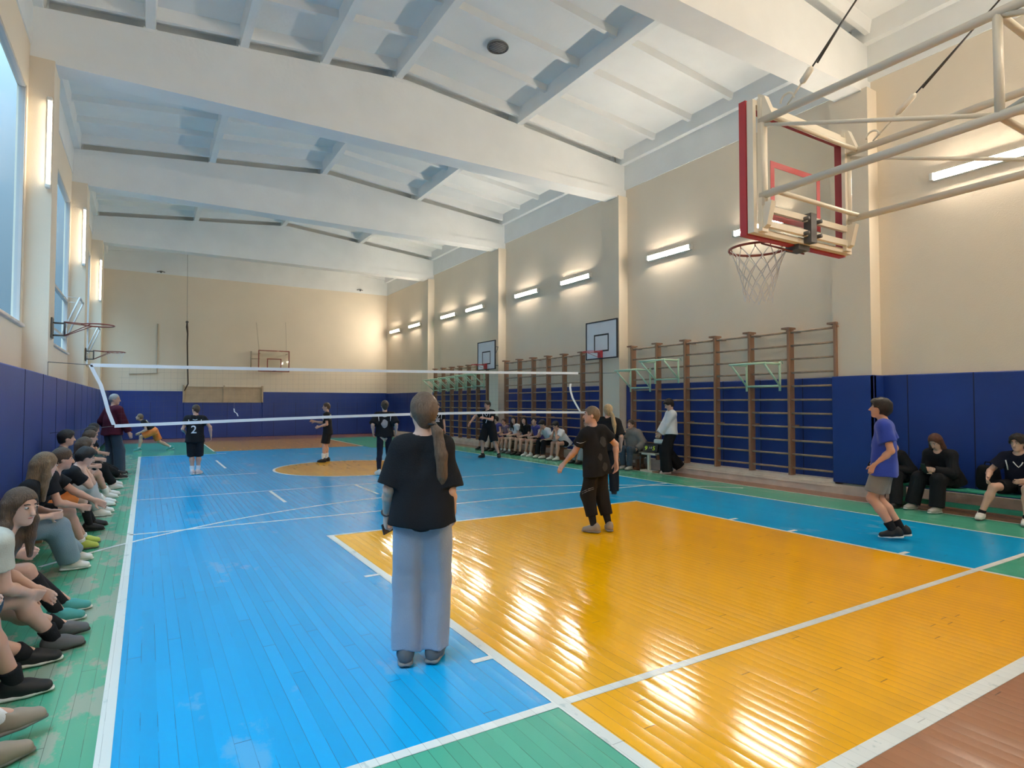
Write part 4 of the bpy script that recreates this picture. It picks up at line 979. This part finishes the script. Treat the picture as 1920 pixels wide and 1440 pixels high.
def loc_of(pos, hd, H, w):       # world point -> the person's own frame, in units of a 1.65 m body
    s = H / 1.65; d = (w[0] - pos[0], w[1] - pos[1]); f = (math.sin(hd), math.cos(hd)); l = (-math.cos(hd), math.sin(hd))
    return ((d[0] * f[0] + d[1] * f[1]) / s, (d[0] * l[0] + d[1] * l[1]) / s, w[2] / s)
blk = cloth('black', (.012, .013, .016)); blk2 = cloth('washed_black', (.013, .013, .015)); navy = cloth('navy', (.009, .011, .025)); wht = cloth('white', (.72, .73, .76)); grey = cloth('grey', (.20, .20, .20)); lgrey = cloth('light_grey', (.50, .50, .50))
royal = cloth('royal_blue', (.014, .05, .40)); maroon = cloth('maroon', (.062, .007, .017)); ltrs = cloth('pale_blue_grey', (.27, .31, .39)); jean = cloth('light_jeans', (.20, .28, .34)); djean = cloth('dark_jeans', (.03, .05, .08)); denim = cloth('denim', (.05, .10, .17)); orng = cloth('orange', (.75, .22, .05)); purp = cloth('purple_blue', (.06, .05, .26)); coatm = cloth('taupe', (.24, .21, .19)); tshg = cloth('print_grey', (.48, .50, .44)); violet = cloth('dull_violet', (.17, .10, .16)); cream = cloth('cream', (.68, .64, .50))
sW = mat('shoe_white', (.70, .69, .66), .6); dprint = mat('dark_print', (.028, .028, .03), .8); sK = mat('shoe_black', (.007, .007, .009), .6); sG = mat('shoe_grey', (.11, .11, .115), .7); sT = mat('shoe_tan', (.27, .22, .17), .7); sTeal = mat('shoe_teal', (.05, .28, .26), .6); sY = mat('shoe_yellow_green', (.42, .48, .08), .6); sP = mat('shoe_pale_pink', (.62, .48, .46), .6); soleW = mat('sole_white', (.70, .70, .68), .6); soleG = mat('sole_grey', (.20, .19, .18), .7); soleK = mat('sole_black', (.02, .02, .02), .7); sockW = cloth('sock_white', (.74, .74, .75)); sockK = cloth('sock_black', (.015, .015, .018)); sStone = mat('shoe_stone', (.40, .38, .36), .7); printm = mat('pale_print', (.30, .31, .33), .8)

def phone(at_, d, up_, label):
    g = MB(); d = Vector(d).normalized(); up_ = Vector(up_).normalized(); n = d.cross(up_)
    g.bbox((0, 0, 0), (d, up_, n), (.036, .074, .004)); o = g.build('phone', mat('phone_case', (.02, .02, .025), .25)); o.location = at_
    g = MB(); g.bbox(n * .0045, (d, up_, n), (.033, .070, .0006)); g.build('phone_screen', mat('phone_glass', (.03, .035, .05), .1), o)
    tag(o, label, 'phone')

# --- girl in the foreground, seen from behind
def ex_A(body, P, k):
    HP, base, s = k['HP'], k['base'], k['s']
    g = MB(); a, b = Vector(P['elL']), Vector(P['wL']); d = (b - a).normalized(); c_ = b - d * .012; u_ = d.orthogonal().normalized(); v_ = d.cross(u_)
    g.tube([c_ + (u_ * math.cos(t) + v_ * math.sin(t)) * .030 - Vector(base) for t in [i * math.pi / 9 for i in range(18)]], .0055, 6, closed=True); g.build('bracelet', mat('dark_band', (.05, .02, .02), .6), body)
    g = MB(); g.tube([Vector(HP(-.098 + .024 * math.cos(t), -.028 + .024 * math.sin(t), -.062)) - Vector(base) for t in [i * math.pi / 6 for i in range(12)]], .007, 6, closed=True); g.build('hair_tie', M_black, body)
posA = (-2.885, 1.985); hdA = .50
bA, PA = person('person in black oversized t-shirt and pale wide trousers standing in front, seen from behind', posA, hdA, 1.63,
    dict(pel=(0, 0, .90), nk=(.0, 0, 1.385), sw=.125, wl=(.13, .245, .895), wr=(.15, -.18, .90), epl=(-1, .1, -.1), epr=(-1, -.1, -.1), hdl=(.30, .12, -1), pnl=(.35, -.9, 0), curll=.75, fl=(.0, .10, .085), fr=(.035, -.075, .085), tl=.12, tr=-.2, head=(.42, .10), neckdir=(.1, 0, 1),
         tail=[(-.095, -.03, -.06), (-.135, -.050, -.11), (-.165, -.070, -.24), (-.17, -.080, -.38), (-.165, -.090, -.53)], tailr=[.020, .032, .038, .034, .008]),
    top=dict(m=blk, loose=.018, sleeve='elbow', hem=-.05, wide=.004, slw=.008, wr=.008), bot=dict(kind='pants', m=ltrs, loose=.008, wide=.030, flare=1.15, frac=1.0, wr=.009), shoes=(sG, soleG), hair=('pony', 'ash'), sk=2, h=.0058, extra=ex_A)
# --- boy in printed black sports shirt
pB = (.45, 4.27); hB = -.22
def ex_B(body, P, k):
    base = Vector(k['base']); g = MB()
    for q in ('L',):
        a, b = Vector(P['kn' + q]), Vector(P['an' + q])
    # pale curved stroke across the thigh of the trousers
bB, PB = person('person in black printed sports shirt and cropped black trousers, left arm held out', pB, hB, 1.555,
    dict(pel=(0, .11, .885), nk=(.0, .18, 1.36), sw=.15, tw=-.15, wl=loc_of(pB, hB, 1.555, (.07, 4.52, .85)), epl=(-.6, .2, -1), hdl=loc_of((0, 0), hB, 1.65, (-.55, .2, -.75)), curll=.25, wr=loc_of(pB, hB, 1.555, (.58, 4.15, .86)), epr=(-.4, -1, -.3), fl=(.05, .10, .085), fr=(-.02, -.13, .085), tl=.35, tr=-.75, head=(.75, .05)),
    top=dict(m=blk, loose=.020, sleeve='short', hem=-.13, slw=.010, wr=.007, text=[('@disc', .07, .30, -.06, 'b', dprint), ('@disc', .05, .12, .03, 'b', dprint), ('@disc', .06, -.02, -.03, 'b', dprint)]), bot=dict(kind='pants', m=blk2, loose=.014, wide=.026, flare=.8, frac=.66, wr=.006), socks=(sockK, .6), shoes=(sT, soleG), hair=('crop', 'sand'), sk=0, h=.0065, face=True)
dv = (Vector((.35, 4.3, 1.0)) - CAM).normalized()
dv.z = 0; dv.normalize()
for dz, dx in ((0, 0), (-.02, .005)): stroke(PB['bot'], [Vector((.24 + t * .16 + dx, 4.4 - t * .1, .50 + dz + .07 * t + .02 * math.sin(t * 3))) for t in (0, .25, .5, .75, 1)], dv, .0035, printm, 'side_stripe', bB)
a_ = Vector(PB['shL']); b_ = Vector(PB['elL']); m_ = a_ + (b_ - a_) * .42
stroke(PB['top'], [m_ + Vector((-.055 + t * .1, .06 - .12 * t, .015 - .03 * math.sin(t * 3.1))) for t in (0, .25, .5, .75, 1)], dv, .004, lgrey, 'sleeve_stripe', bB)
# --- fair-haired girl behind him
person('person with long blond ponytail, all in black, standing half hidden behind the printed sports shirt', (2.60, 6.67), .75, 1.57,
    dict(nk=(0, 0, 1.36), tail=[(-.09, -.02, .0), (-.13, -.05, -.08), (-.15, -.08, -.25), (-.14, -.10, -.42)], tailr=[.02, .035, .04, .02], head=(.3, 0)),
    top=dict(m=blk, loose=.024, sleeve='elbow', hem=-.1, slw=.01), bot=dict(kind='pants', m=blk, loose=.012, wide=.026), shoes=(sK, soleK), hair=('pony', 'blond'), sk=2, h=.01)
# --- player in blue on the right
pD = (3.07, 2.29); hD = -.40
person('person in royal blue jersey and grey shorts stepping forward, seen from the side', pD, hD, 1.67,
    dict(pel=(-.01, 0, .86), nk=(-.02, 0, 1.345), wl=(.07, .18, .86), epl=(-1, .15, -.3), hdl=(.35, .0, -.9), curll=.7, pnl=(0, -1, 0), wr=(.05, -.2, .86), epr=(-1, -.2, -.2), fl=(-.10, .07, .115), fr=(-.17, -.09, .115), kpl=(1, 0, 0), kpr=(1, 0, 0), fpl=.10, fpr=.12, head=(.0, .16), neckdir=(.35, 0, .8)),
    top=dict(m=royal, loose=.026, sleeve='short', hem=-.13, wide=.012, slw=.008, wr=.007, text=[('0', .10, .2, 0, 'f', wht)]), bot=dict(kind='shorts', m=grey, loose=.028, frac=.80), socks=(sockK, .28), shoes=(sK, soleW), hair=('messy', 'dark'), sk=0, h=.007)
# --- far players
trimk = dict(m=blk, loose=.024, sleeve='short', hem=-.13, slw=.01, trim=1)
person('person in black jersey numbered 2 and long black shorts, seen from behind', (-3.42, 13.45), .15, 1.51,
    dict(head=(.75, 0), wr=(.02, -.34, .92), wl=(.15, .22, 1.0), epr=(-1, -1, 0), tl=.2, tr=-.5, fl=(0, .05, .085), fr=(.05, -.07, .085)), top=dict(trimk, text=[('2', .26, .18, .02, 'b', wht)]), bot=dict(kind='shorts', m=blk, loose=.03, frac=1.12), socks=(sockW, .32), shoes=(sP, soleW), hair=('crop', 'brown'), sk=0, h=.011)
person('person in black jersey with white socks standing in the yellow circle, arms bent forward', (-.18, 14.84), -1.2, 1.56,
    dict(head=(.15, 0), nk=(.03, 0, 1.39), wl=(.22, .13, 1.0), wr=(.38, -.12, 1.14), epl=(-.6, .3, -1), epr=(-.6, -.3, -1), fl=(.1, .16, .085), fr=(.03, -.14, .085), tl=.1), top=dict(trimk), bot=dict(kind='shorts', m=blk, loose=.03, frac=.92), socks=(sockW, .40), shoes=(sK, soleK), hair=('short', 'brown'), sk=0, h=.011)
person('person in black printed t-shirt and black leggings with white shoes, seen from behind', (.16, 11.33), .34, 1.6,
    dict(head=(.2, 0), wl=(.0, .25, .95), wr=(0, -.25, .95), fl=(-.05, .12, .085), fr=(.1, -.1, .085), tl=.5), top=dict(m=blk, loose=.028, sleeve='elbow', hem=-.04, slw=.01, trim=1, text=[('@disc', .10, .26, 0, 'b', printm)]), bot=dict(kind='leggings', m=navy, loose=.006), shoes=(sW, soleW), hair=('bun', 'brown'), sk=2, h=.011)
person('person in black jersey and orange shorts facing this way, beyond the front trousers', (2.66, 14.1), 3.35, 1.57,
    dict(head=(0, -.1)), top=dict(trimk, hem=-.02, text=[('@bars', .10, .28, 0, 'f', wht)]), bot=dict(kind='shorts', m=orng, loose=.03, frac=.85), socks=(sockW, .3), shoes=(sK, soleK), hair=('short', 'dark'), sk=0, h=.011)
person('person in black jersey striding sideways near the small backboard, forearm across the chest', (4.16, 13.75), -2.1, 1.66,
    dict(pel=(0, 0, .87), nk=(.04, -.02, 1.35), head=(-.35, -.12), wr=(.22, -.50, 1.0), epr=(-.2, -1, .1), wl=(.27, .0, 1.14), epl=(-.3, 1, -.3), fl=(-.05, .30, .085), fr=(.1, -.16, .085), tl=.6, tr=-.2), top=dict(trimk, text=[('7', .2, .2, 0, 'f', wht)]), bot=dict(kind='shorts', m=blk, loose=.045, frac=1.0), socks=(sockK, .12), shoes=(sK, soleK), hair=('short', 'dark'), sk=0, h=.011)
person('person in orange and white shorts lunging low at the far end', (-4.12, 21.5), -1.5, 1.58,
    dict(pel=(.0, 0, .68), nk=(.33, 0, 1.02), head=(.0, .25), neckdir=(.5, 0, .7), wl=(.42, .18, .62), wr=(.42, -.16, .62), fl=(.42, .12, .085), fr=(-.52, -.12, .10), fpr=.3), top=dict(m=blk2, loose=.02, sleeve='short', hem=-.05, trim=1), bot=dict(kind='shorts', m=orng, loose=.04, frac=.85), socks=(sockW, .15), shoes=(sTeal, soleW), hair=('short', 'sand'), sk=2, h=.012)
person('person in maroon sweater with grey cropped hair standing by the window-side benches', (-4.98, 14.35), 1.0, 1.74,
    dict(nk=(.02, 0, 1.40), head=(-.9, 0), wl=(.10, .27, .93), wr=(.18, -.28, .86), epr=(-1, -.6, 0), fl=(0, .13, .085), fr=(.1, -.12, .085)), top=dict(m=maroon, name='sweater', loose=.036, wide=.02, sleeve='long', hem=-.08, high=1), bot=dict(kind='pants', m=djean, loose=.02, wide=.03), shoes=(sK, soleK), hair=('crop', 'grey'), sk=0, h=.011)
pM = (5.72, 8.26)
person('person in white sweatshirt and wide black trousers leaning against the climbing bars', pM, -1.0, 1.67,
    dict(pel=(-.05, 0, .88), nk=(-.07, 0, 1.37), head=(.15, -.4), neckdir=(.4, 0, .8), wl=(.20, .06, .86), wr=(.20, -.04, .88), epl=(-1, .5, 0), epr=(-1, -.5, 0), fl=(.05, .1, .085), fr=(-.26, -.10, .16), kpr=(1, 0, .2), fpr=.35), top=dict(m=wht, name='sweatshirt', loose=.035, sleeve='long', hem=-.01, wide=.01, high=1), bot=dict(kind='pants', m=blk, loose=.025, wide=.05, flare=1.2), shoes=(sP, soleW), hair=('messy', 'dark'), sk=2, h=.009)

# --- seated people
def seat(label, x, y, hd, H=1.55, feet=None, lean=.16, side=0, wl=None, wr=None, head=(0, -.25), z=.35, back=0, **kw):
    s = H / 1.65; pel = (0, 0, (z + .10) / s); nk = (lean * 1.05, side, pel[2] + math.sqrt(max(.235 - lean ** 2, .1)))
    fl, fr = feet or (None, None)
    cv = lambda p, d: d if p is None else (loc_of((x, y), hd, H, (*p, .082 * s)) if len(p) == 2 else loc_of((x, y), hd, H, p))
    ps = dict(pel=pel, nk=nk, fl=cv(fl, (.46, .15, .082)), fr=cv(fr, (.46, -.15, .082)), head=head, kpl=kw.pop('kpl', (.7, .05, 1)), kpr=kw.pop('kpr', (.7, -.05, 1)), neckdir=kw.pop('neckdir', (.35, 0, .8)),
              wl=wl or (.36, .12, pel[2] + .12), wr=wr or (.36, -.12, pel[2] + .12), epl=kw.pop('epl', (-.6, .8, -.6)), epr=kw.pop('epr', (-.6, -.8, -.6)))
    ps.update(kw.pop('ps', {}))
    return person(label, (x, y), hd, H, ps, **kw)
R90 = math.pi / 2
GL = 'pupils seated along the window wall'
tk = dict(m=blk, loose=.02, sleeve='short', hem=-.05, slw=.006)
seat('seated person at the near picture corner, black trousers, white sock and tan trainer', -5.42, 1.62, R90 - .4, 1.6, feet=((-4.77, 2.24), (-4.90, 1.96)), ps=dict(tl=.1, tr=.1), top=dict(tk), bot=dict(kind='pants', m=blk, loose=.01, wide=.012, frac=.66), socks=(sockW, .42), shoes=(sT, soleG), hair=('short', 'brown'), h=.009, group=GL)
seat('seated person with bare crossed legs and large black white-soled trainers', -5.44, 2.58, R90 - .1, 1.62, feet=((-4.92, 3.16), (-4.92, 2.70)), lean=.05, top=dict(tk), bot=dict(kind='shorts', m=blk, loose=.02, frac=.55), socks=(sockK, .25), shoes=(sK, soleW), hair=('short', 'dark'), h=.008, sk=0, group=GL)
seat('seated person with long brown hair in printed grey t-shirt and denim shorts, looking this way', -5.36, 3.12, R90 - .2, 1.58, feet=((-4.80, 3.62), (-4.82, 3.36)), lean=.30, wl=(.50, .16, .42), wr=(.46, -.0, .44), head=(-.95, -.1), top=dict(m=tshg, loose=.02, sleeve='short', hem=-.05, text=[('@bars', .13, .24, 0, 'f', blk)]), bot=dict(kind='shorts', m=denim, loose=.018, frac=.75), socks=(sockK, .28), shoes=(sG, soleK), hair=('long', 'midbrown'), h=.007, sk=2, ps=dict(hairfall=1), group=GL)
seat('seated person with bare knees, black knee socks and teal shoes', -5.44, 3.84, R90 - .1, 1.6, feet=((-4.84, 4.20), (-4.86, 3.96)), lean=.02, top=dict(tk), bot=dict(kind='shorts', m=blk, loose=.02, frac=.6), socks=(sockK, .85), shoes=(sTeal, soleW), hair=('short', 'brown'), h=.009, group=GL)
seat('seated person with very long fair hair and pale wide jeans', -5.42, 5.42, R90, 1.6, feet=((-4.94, 5.95), (-4.94, 5.60)), lean=.22, head=(.5, -.2), top=dict(m=blk2, loose=.018, sleeve='short', hem=-.02), bot=dict(kind='pants', m=jean, loose=.015, wide=.03, frac=.95), shoes=(sW, soleW), hair=('long', 'honey'), h=.008, sk=2, ps=dict(hairfall=1), group=GL)
seat('seated person in black t-shirt in profile, yellow-green shoes', -5.40, 6.35, R90, 1.58, feet=((-4.92, 6.80), (-4.92, 6.52)), lean=.24, wl=(.62, .10, .55), wr=(.50, -.08, .52), head=(.2, -.1), top=dict(tk), bot=dict(kind='shorts', m=blk, loose=.02, frac=.7), socks=(sockW, .12), shoes=(sY, soleG), hair=('short', 'brown'), h=.008, sk=0, group=GL)
seat('seated person resting the forehead on one hand, orange shorts', -5.36, 7.42, R90, 1.55, feet=((-4.90, 7.90), (-4.92, 7.6)), lean=.32, wl=(.40, .05, .86), wr=(.40, -.04, .84), epl=(.3, .2, -1), epr=(.3, -.2, -1), head=(.1, -.35), top=dict(tk), bot=dict(kind='shorts', m=orng, loose=.03, frac=.85), socks=(sockK, .8), shoes=(sK, soleK), hair=('messy', 'dark'), h=.009, sk=2, group=GL)
seat('seated person with wavy brown hair leaning forward with crossed forearms', -5.38, 8.55, R90, 1.6, feet=((-4.88, 9.0), (-4.90, 8.7)), lean=.25, head=(.3, -.1), top=dict(tk), bot=dict(kind='pants', m=lgrey, loose=.01, wide=.02, frac=.9), shoes=(sW, soleW), hair=('long', 'brown'), h=.009, group=GL)
seat('seated dark-haired person leaning back on the blue padding', -5.44, 9.4, R90, 1.58, feet=((-4.88, 9.9), (-4.88, 9.6)), lean=.06, head=(0, 0), top=dict(tk), bot=dict(kind='shorts', m=blk, loose=.02, frac=.8), socks=(sockW, .3), shoes=(sW, soleG), hair=('messy', 'dark'), h=.01, group=GL)
seat('seated person in dark jersey with white stripes bending toward the maroon sweater', -5.38, 10.3, R90, 1.6, feet=((-4.86, 10.85), (-4.88, 10.5)), lean=.2, head=(.2, -.1), top=dict(trimk, hem=-.05), bot=dict(kind='shorts', m=blk, loose=.02, frac=.8), socks=(sockW, .3), shoes=(sW, soleW), hair=('short', 'brown'), h=.011, group=GL)
seat('seated person just in front of the maroon sweater, black trainers stretched out', -5.38, 11.5, R90 - .2, 1.6, feet=((-4.82, 12.1), (-4.84, 11.75)), lean=.15, top=dict(trimk, hem=-.05), bot=dict(kind='pants', m=blk, loose=.012, wide=.015, frac=.9), shoes=(sW, soleW), hair=('short', 'dark'), h=.012, group=GL)
seat('seated person beyond the maroon sweater with black shoes stuck out', -5.40, 13.0, R90 - .3, 1.6, feet=((-4.70, 13.62), (-4.78, 13.35)), lean=.12, top=dict(tk), bot=dict(kind='pants', m=blk, loose=.012, wide=.015, frac=.92), shoes=(sK, soleW), hair=('short', 'dark'), h=.012, group=GL)

GM = 'pupils seated before the climbing bars'
def mid(label, y, x=5.72, **kw):
    kw.setdefault('H', 1.55); return seat(label, x, y, -R90 + kw.pop('dh', 0), h=.011, group=GM, z=.365, **kw)
jz = dict(m=purp, loose=.018, sleeve='none', hem=-.05)
mid('seated person in jeans and black shoes, mostly hidden behind the printed sports shirt', 11.0, feet=((5.22, 10.85), (5.22, 11.15)), lean=.1, top=dict(tk), bot=dict(kind='pants', m=jean, loose=.015, wide=.02, frac=.95), shoes=(sK, soleK), hair=('short', 'dark'))
mid('seated person in white t-shirt nearest this way, both hands at the chin', 12.1, lean=.30, wl=(.42, .05, .84), wr=(.42, -.06, .84), epl=(.4, .3, -1), epr=(.4, -.3, -1), head=(0, -.4), top=dict(m=wht, loose=.026, sleeve='short', hem=-.06), bot=dict(kind='shorts', m=blk, loose=.02, frac=.5), socks=(sockW, .12), shoes=(sW, soleG), hair=('messy', 'dark'))
mid('seated person in white t-shirt and black trousers, hand over the face', 12.78, lean=.28, wr=(.40, -.05, .86), epr=(.4, -.3, -1), wl=(.40, .15, .56), head=(0, -.45), top=dict(m=wht, loose=.026, sleeve='short', hem=-.06), bot=dict(kind='pants', m=blk, loose=.012, wide=.015, frac=.9), shoes=(sW, soleG), hair=('messy', 'dark'))
mid('seated person in purple-blue vest with white undersleeves, dark hair tied back', 13.42, lean=.16, head=(.9, 0), top=dict(jz), bot=dict(kind='shorts', m=blk, loose=.02, frac=.5), socks=(sockW, .15), shoes=(sW, soleW), hair=('bun', 'dark'), sk=2)
mid('seated person in black t-shirt with long dark hair beside the purple-blue vest', 14.02, lean=.14, head=(.9, 0), top=dict(tk), bot=dict(kind='shorts', m=blk, loose=.02, frac=.5), socks=(sockK, .1), shoes=(sK, soleK), hair=('long', 'dark'), sk=2)
mid('seated person in dark vest over a white sleeve with crossed legs', 14.62, lean=.14, head=(.8, 0), top=dict(m=wht, loose=.02, sleeve='short', hem=-.05), bot=dict(kind='shorts', m=navy, loose=.02, frac=.5), socks=(sockW, .2), shoes=(sG, soleG), hair=('long', 'dark'), sk=2)
mid('small seated person with reddish vest between taller neighbours', 15.15, H=1.42, lean=.2, head=(.5, 0), top=dict(m=violet, loose=.018, sleeve='none', hem=-.05), bot=dict(kind='shorts', m=navy, loose=.02, frac=.5), socks=(sockW, .2), shoes=(sG, soleK), hair=('short', 'brown'))
mid('seated person in bright purple-blue vest with a white number', 15.72, lean=.16, head=(-.4, .0), top=dict(jz, text=[('1', .16, .2, 0, 'f', wht)]), bot=dict(kind='shorts', m=purp, loose=.02, frac=.5), socks=(sockK, .1), shoes=(sK, soleK), hair=('short', 'dark'), sk=2)
mid('seated person with long dark hair at the far row end, hand at the face', 16.3, lean=.22, wl=(.36, .02, .82), epl=(.4, .3, -1), head=(0, -.3), top=dict(m=violet, loose=.018, sleeve='none', hem=-.05), bot=dict(kind='shorts', m=cream, loose=.025, frac=.5), socks=(sockK, .1), shoes=(sK, soleK), hair=('long', 'dark'), sk=0)
bench((5.88, 10.25, 0), 2.2, M_wood, .34, 'short wooden bench by the pilaster under the taupe-coated person')
seat('seated person in long taupe coat and scarf resting one elbow on the small table', 5.84, 9.45, -R90 - .15, 1.62, feet=((5.42, 9.20), (5.42, 9.42)), lean=.12, wr=(.36, -.12, .86), epr=(.2, -.9, -.8), wl=(.22, .22, .5), head=(.2, 0), top=dict(m=coatm, name='coat', loose=.045, sleeve='long', hem=-.2, wide=.02, hood=1), bot=dict(kind='pants', m=djean, loose=.012, wide=.015, frac=.95), shoes=(sStone, soleG), hair=('short', 'brown'), h=.01)
GR = 'pupils seated by the blue padding on the lamp side'
seat('seated person all in black, bent over behind the royal blue jersey', 5.92, 3.50, -R90, 1.62, feet=((5.40, 3.30), (5.40, 3.55)), lean=.30, head=(0, -.5), top=dict(m=blk, loose=.03, sleeve='long', hem=-.06), bot=dict(kind='pants', m=blk, loose=.02, wide=.02), shoes=(sK, soleK), hair=('short', 'lblond'), h=.009, group=GR)
bN, PN = seat('seated person with long auburn hair in black, looking down at a phone', 5.90, 2.78, -R90 + .2, 1.62, feet=((5.42, 2.76), (5.50, 3.12)), lean=.22, wl=(.42, .06, .62), wr=(.42, -.02, .62), head=(.1, -.6), top=dict(m=blk, loose=.032, sleeve='long', hem=-.06), bot=dict(kind='pants', m=blk, loose=.02, wide=.03, frac=.98), shoes=(sStone, soleW), hair=('long', 'auburn'), h=.009, sk=2, group=GR)
seat('seated person in dark jersey with white V-neck and bare knees, curly dark hair', 5.92, 1.92, -R90 - .12, 1.6, feet=((5.42, 1.72), (5.42, 2.22)), lean=.14, wr=(.40, -.30, .58), wl=(.30, .10, .58), head=(-.25, -.1), top=dict(m=navy, loose=.024, sleeve='short', hem=-.05, trim=1, slw=.01), bot=dict(kind='shorts', m=blk, loose=.02, frac=.72), socks=(sockK, .14), shoes=(sW, soleG), hair=('curly', 'dark'), h=.0075, sk=2, group=GR)
seat('seated person cut by the picture edge, one bare knee and white shoe', 5.92, 1.22, -R90 - .1, 1.6, feet=((5.50, 1.52), (5.40, 1.55)), lean=.14, head=(0, -.2), top=dict(m=navy, loose=.024, sleeve='short', hem=-.05), bot=dict(kind='shorts', m=blk, loose=.02, frac=.6), socks=(sockW, .2), shoes=(sW, soleW), hair=('short', 'dark'), h=.009, sk=2, group=GR)
pl = (Vector(PN['wL']) + Vector(PN['wR'])) * .5
phone(pl + Vector((-.12, .05, .035)), (0.2, 1, 0), (-.5, 0, .8), 'dark phone held by the seated person with auburn hair')
d = (Vector(PA['wL']) - Vector(PA['elL'])).normalized(); ph = Vector(PA['wL']) + d * .10
phone(ph + Vector((.045, .01, -.02)), (0.3, .2, -1), (1, .4, .25), 'dark phone in the left hand of the front standing person')
# bag-shaped mass added for dark clothes and shadow between the seated pupils
g = MB(); t = empty('dark_mass', (6.02, 2.35, .34)); tag(t, 'black mass added in place of dark clothes and shadow between two seated pupils on the green bench', 'dark mass')
B_ = Field(); B_.cone((6.02, 2.29, .42), (6.02, 2.29, .62), .10, .085, .05); B_.cone((6.02, 2.40, .42), (6.02, 2.40, .62), .10, .085, .05); B_.wrinkle(.004, 30); B_.clip((0, 0, .342), (0, 0, -1)); B_.mesh('dark_mass_body', blk, .012, t)
g = MB(); g.tube([(0, -.04, .36), (0, -.03, .40), (0, .03, .40), (0, .04, .36)], .009, 6); g.build('dark_mass_handle', blk, t)
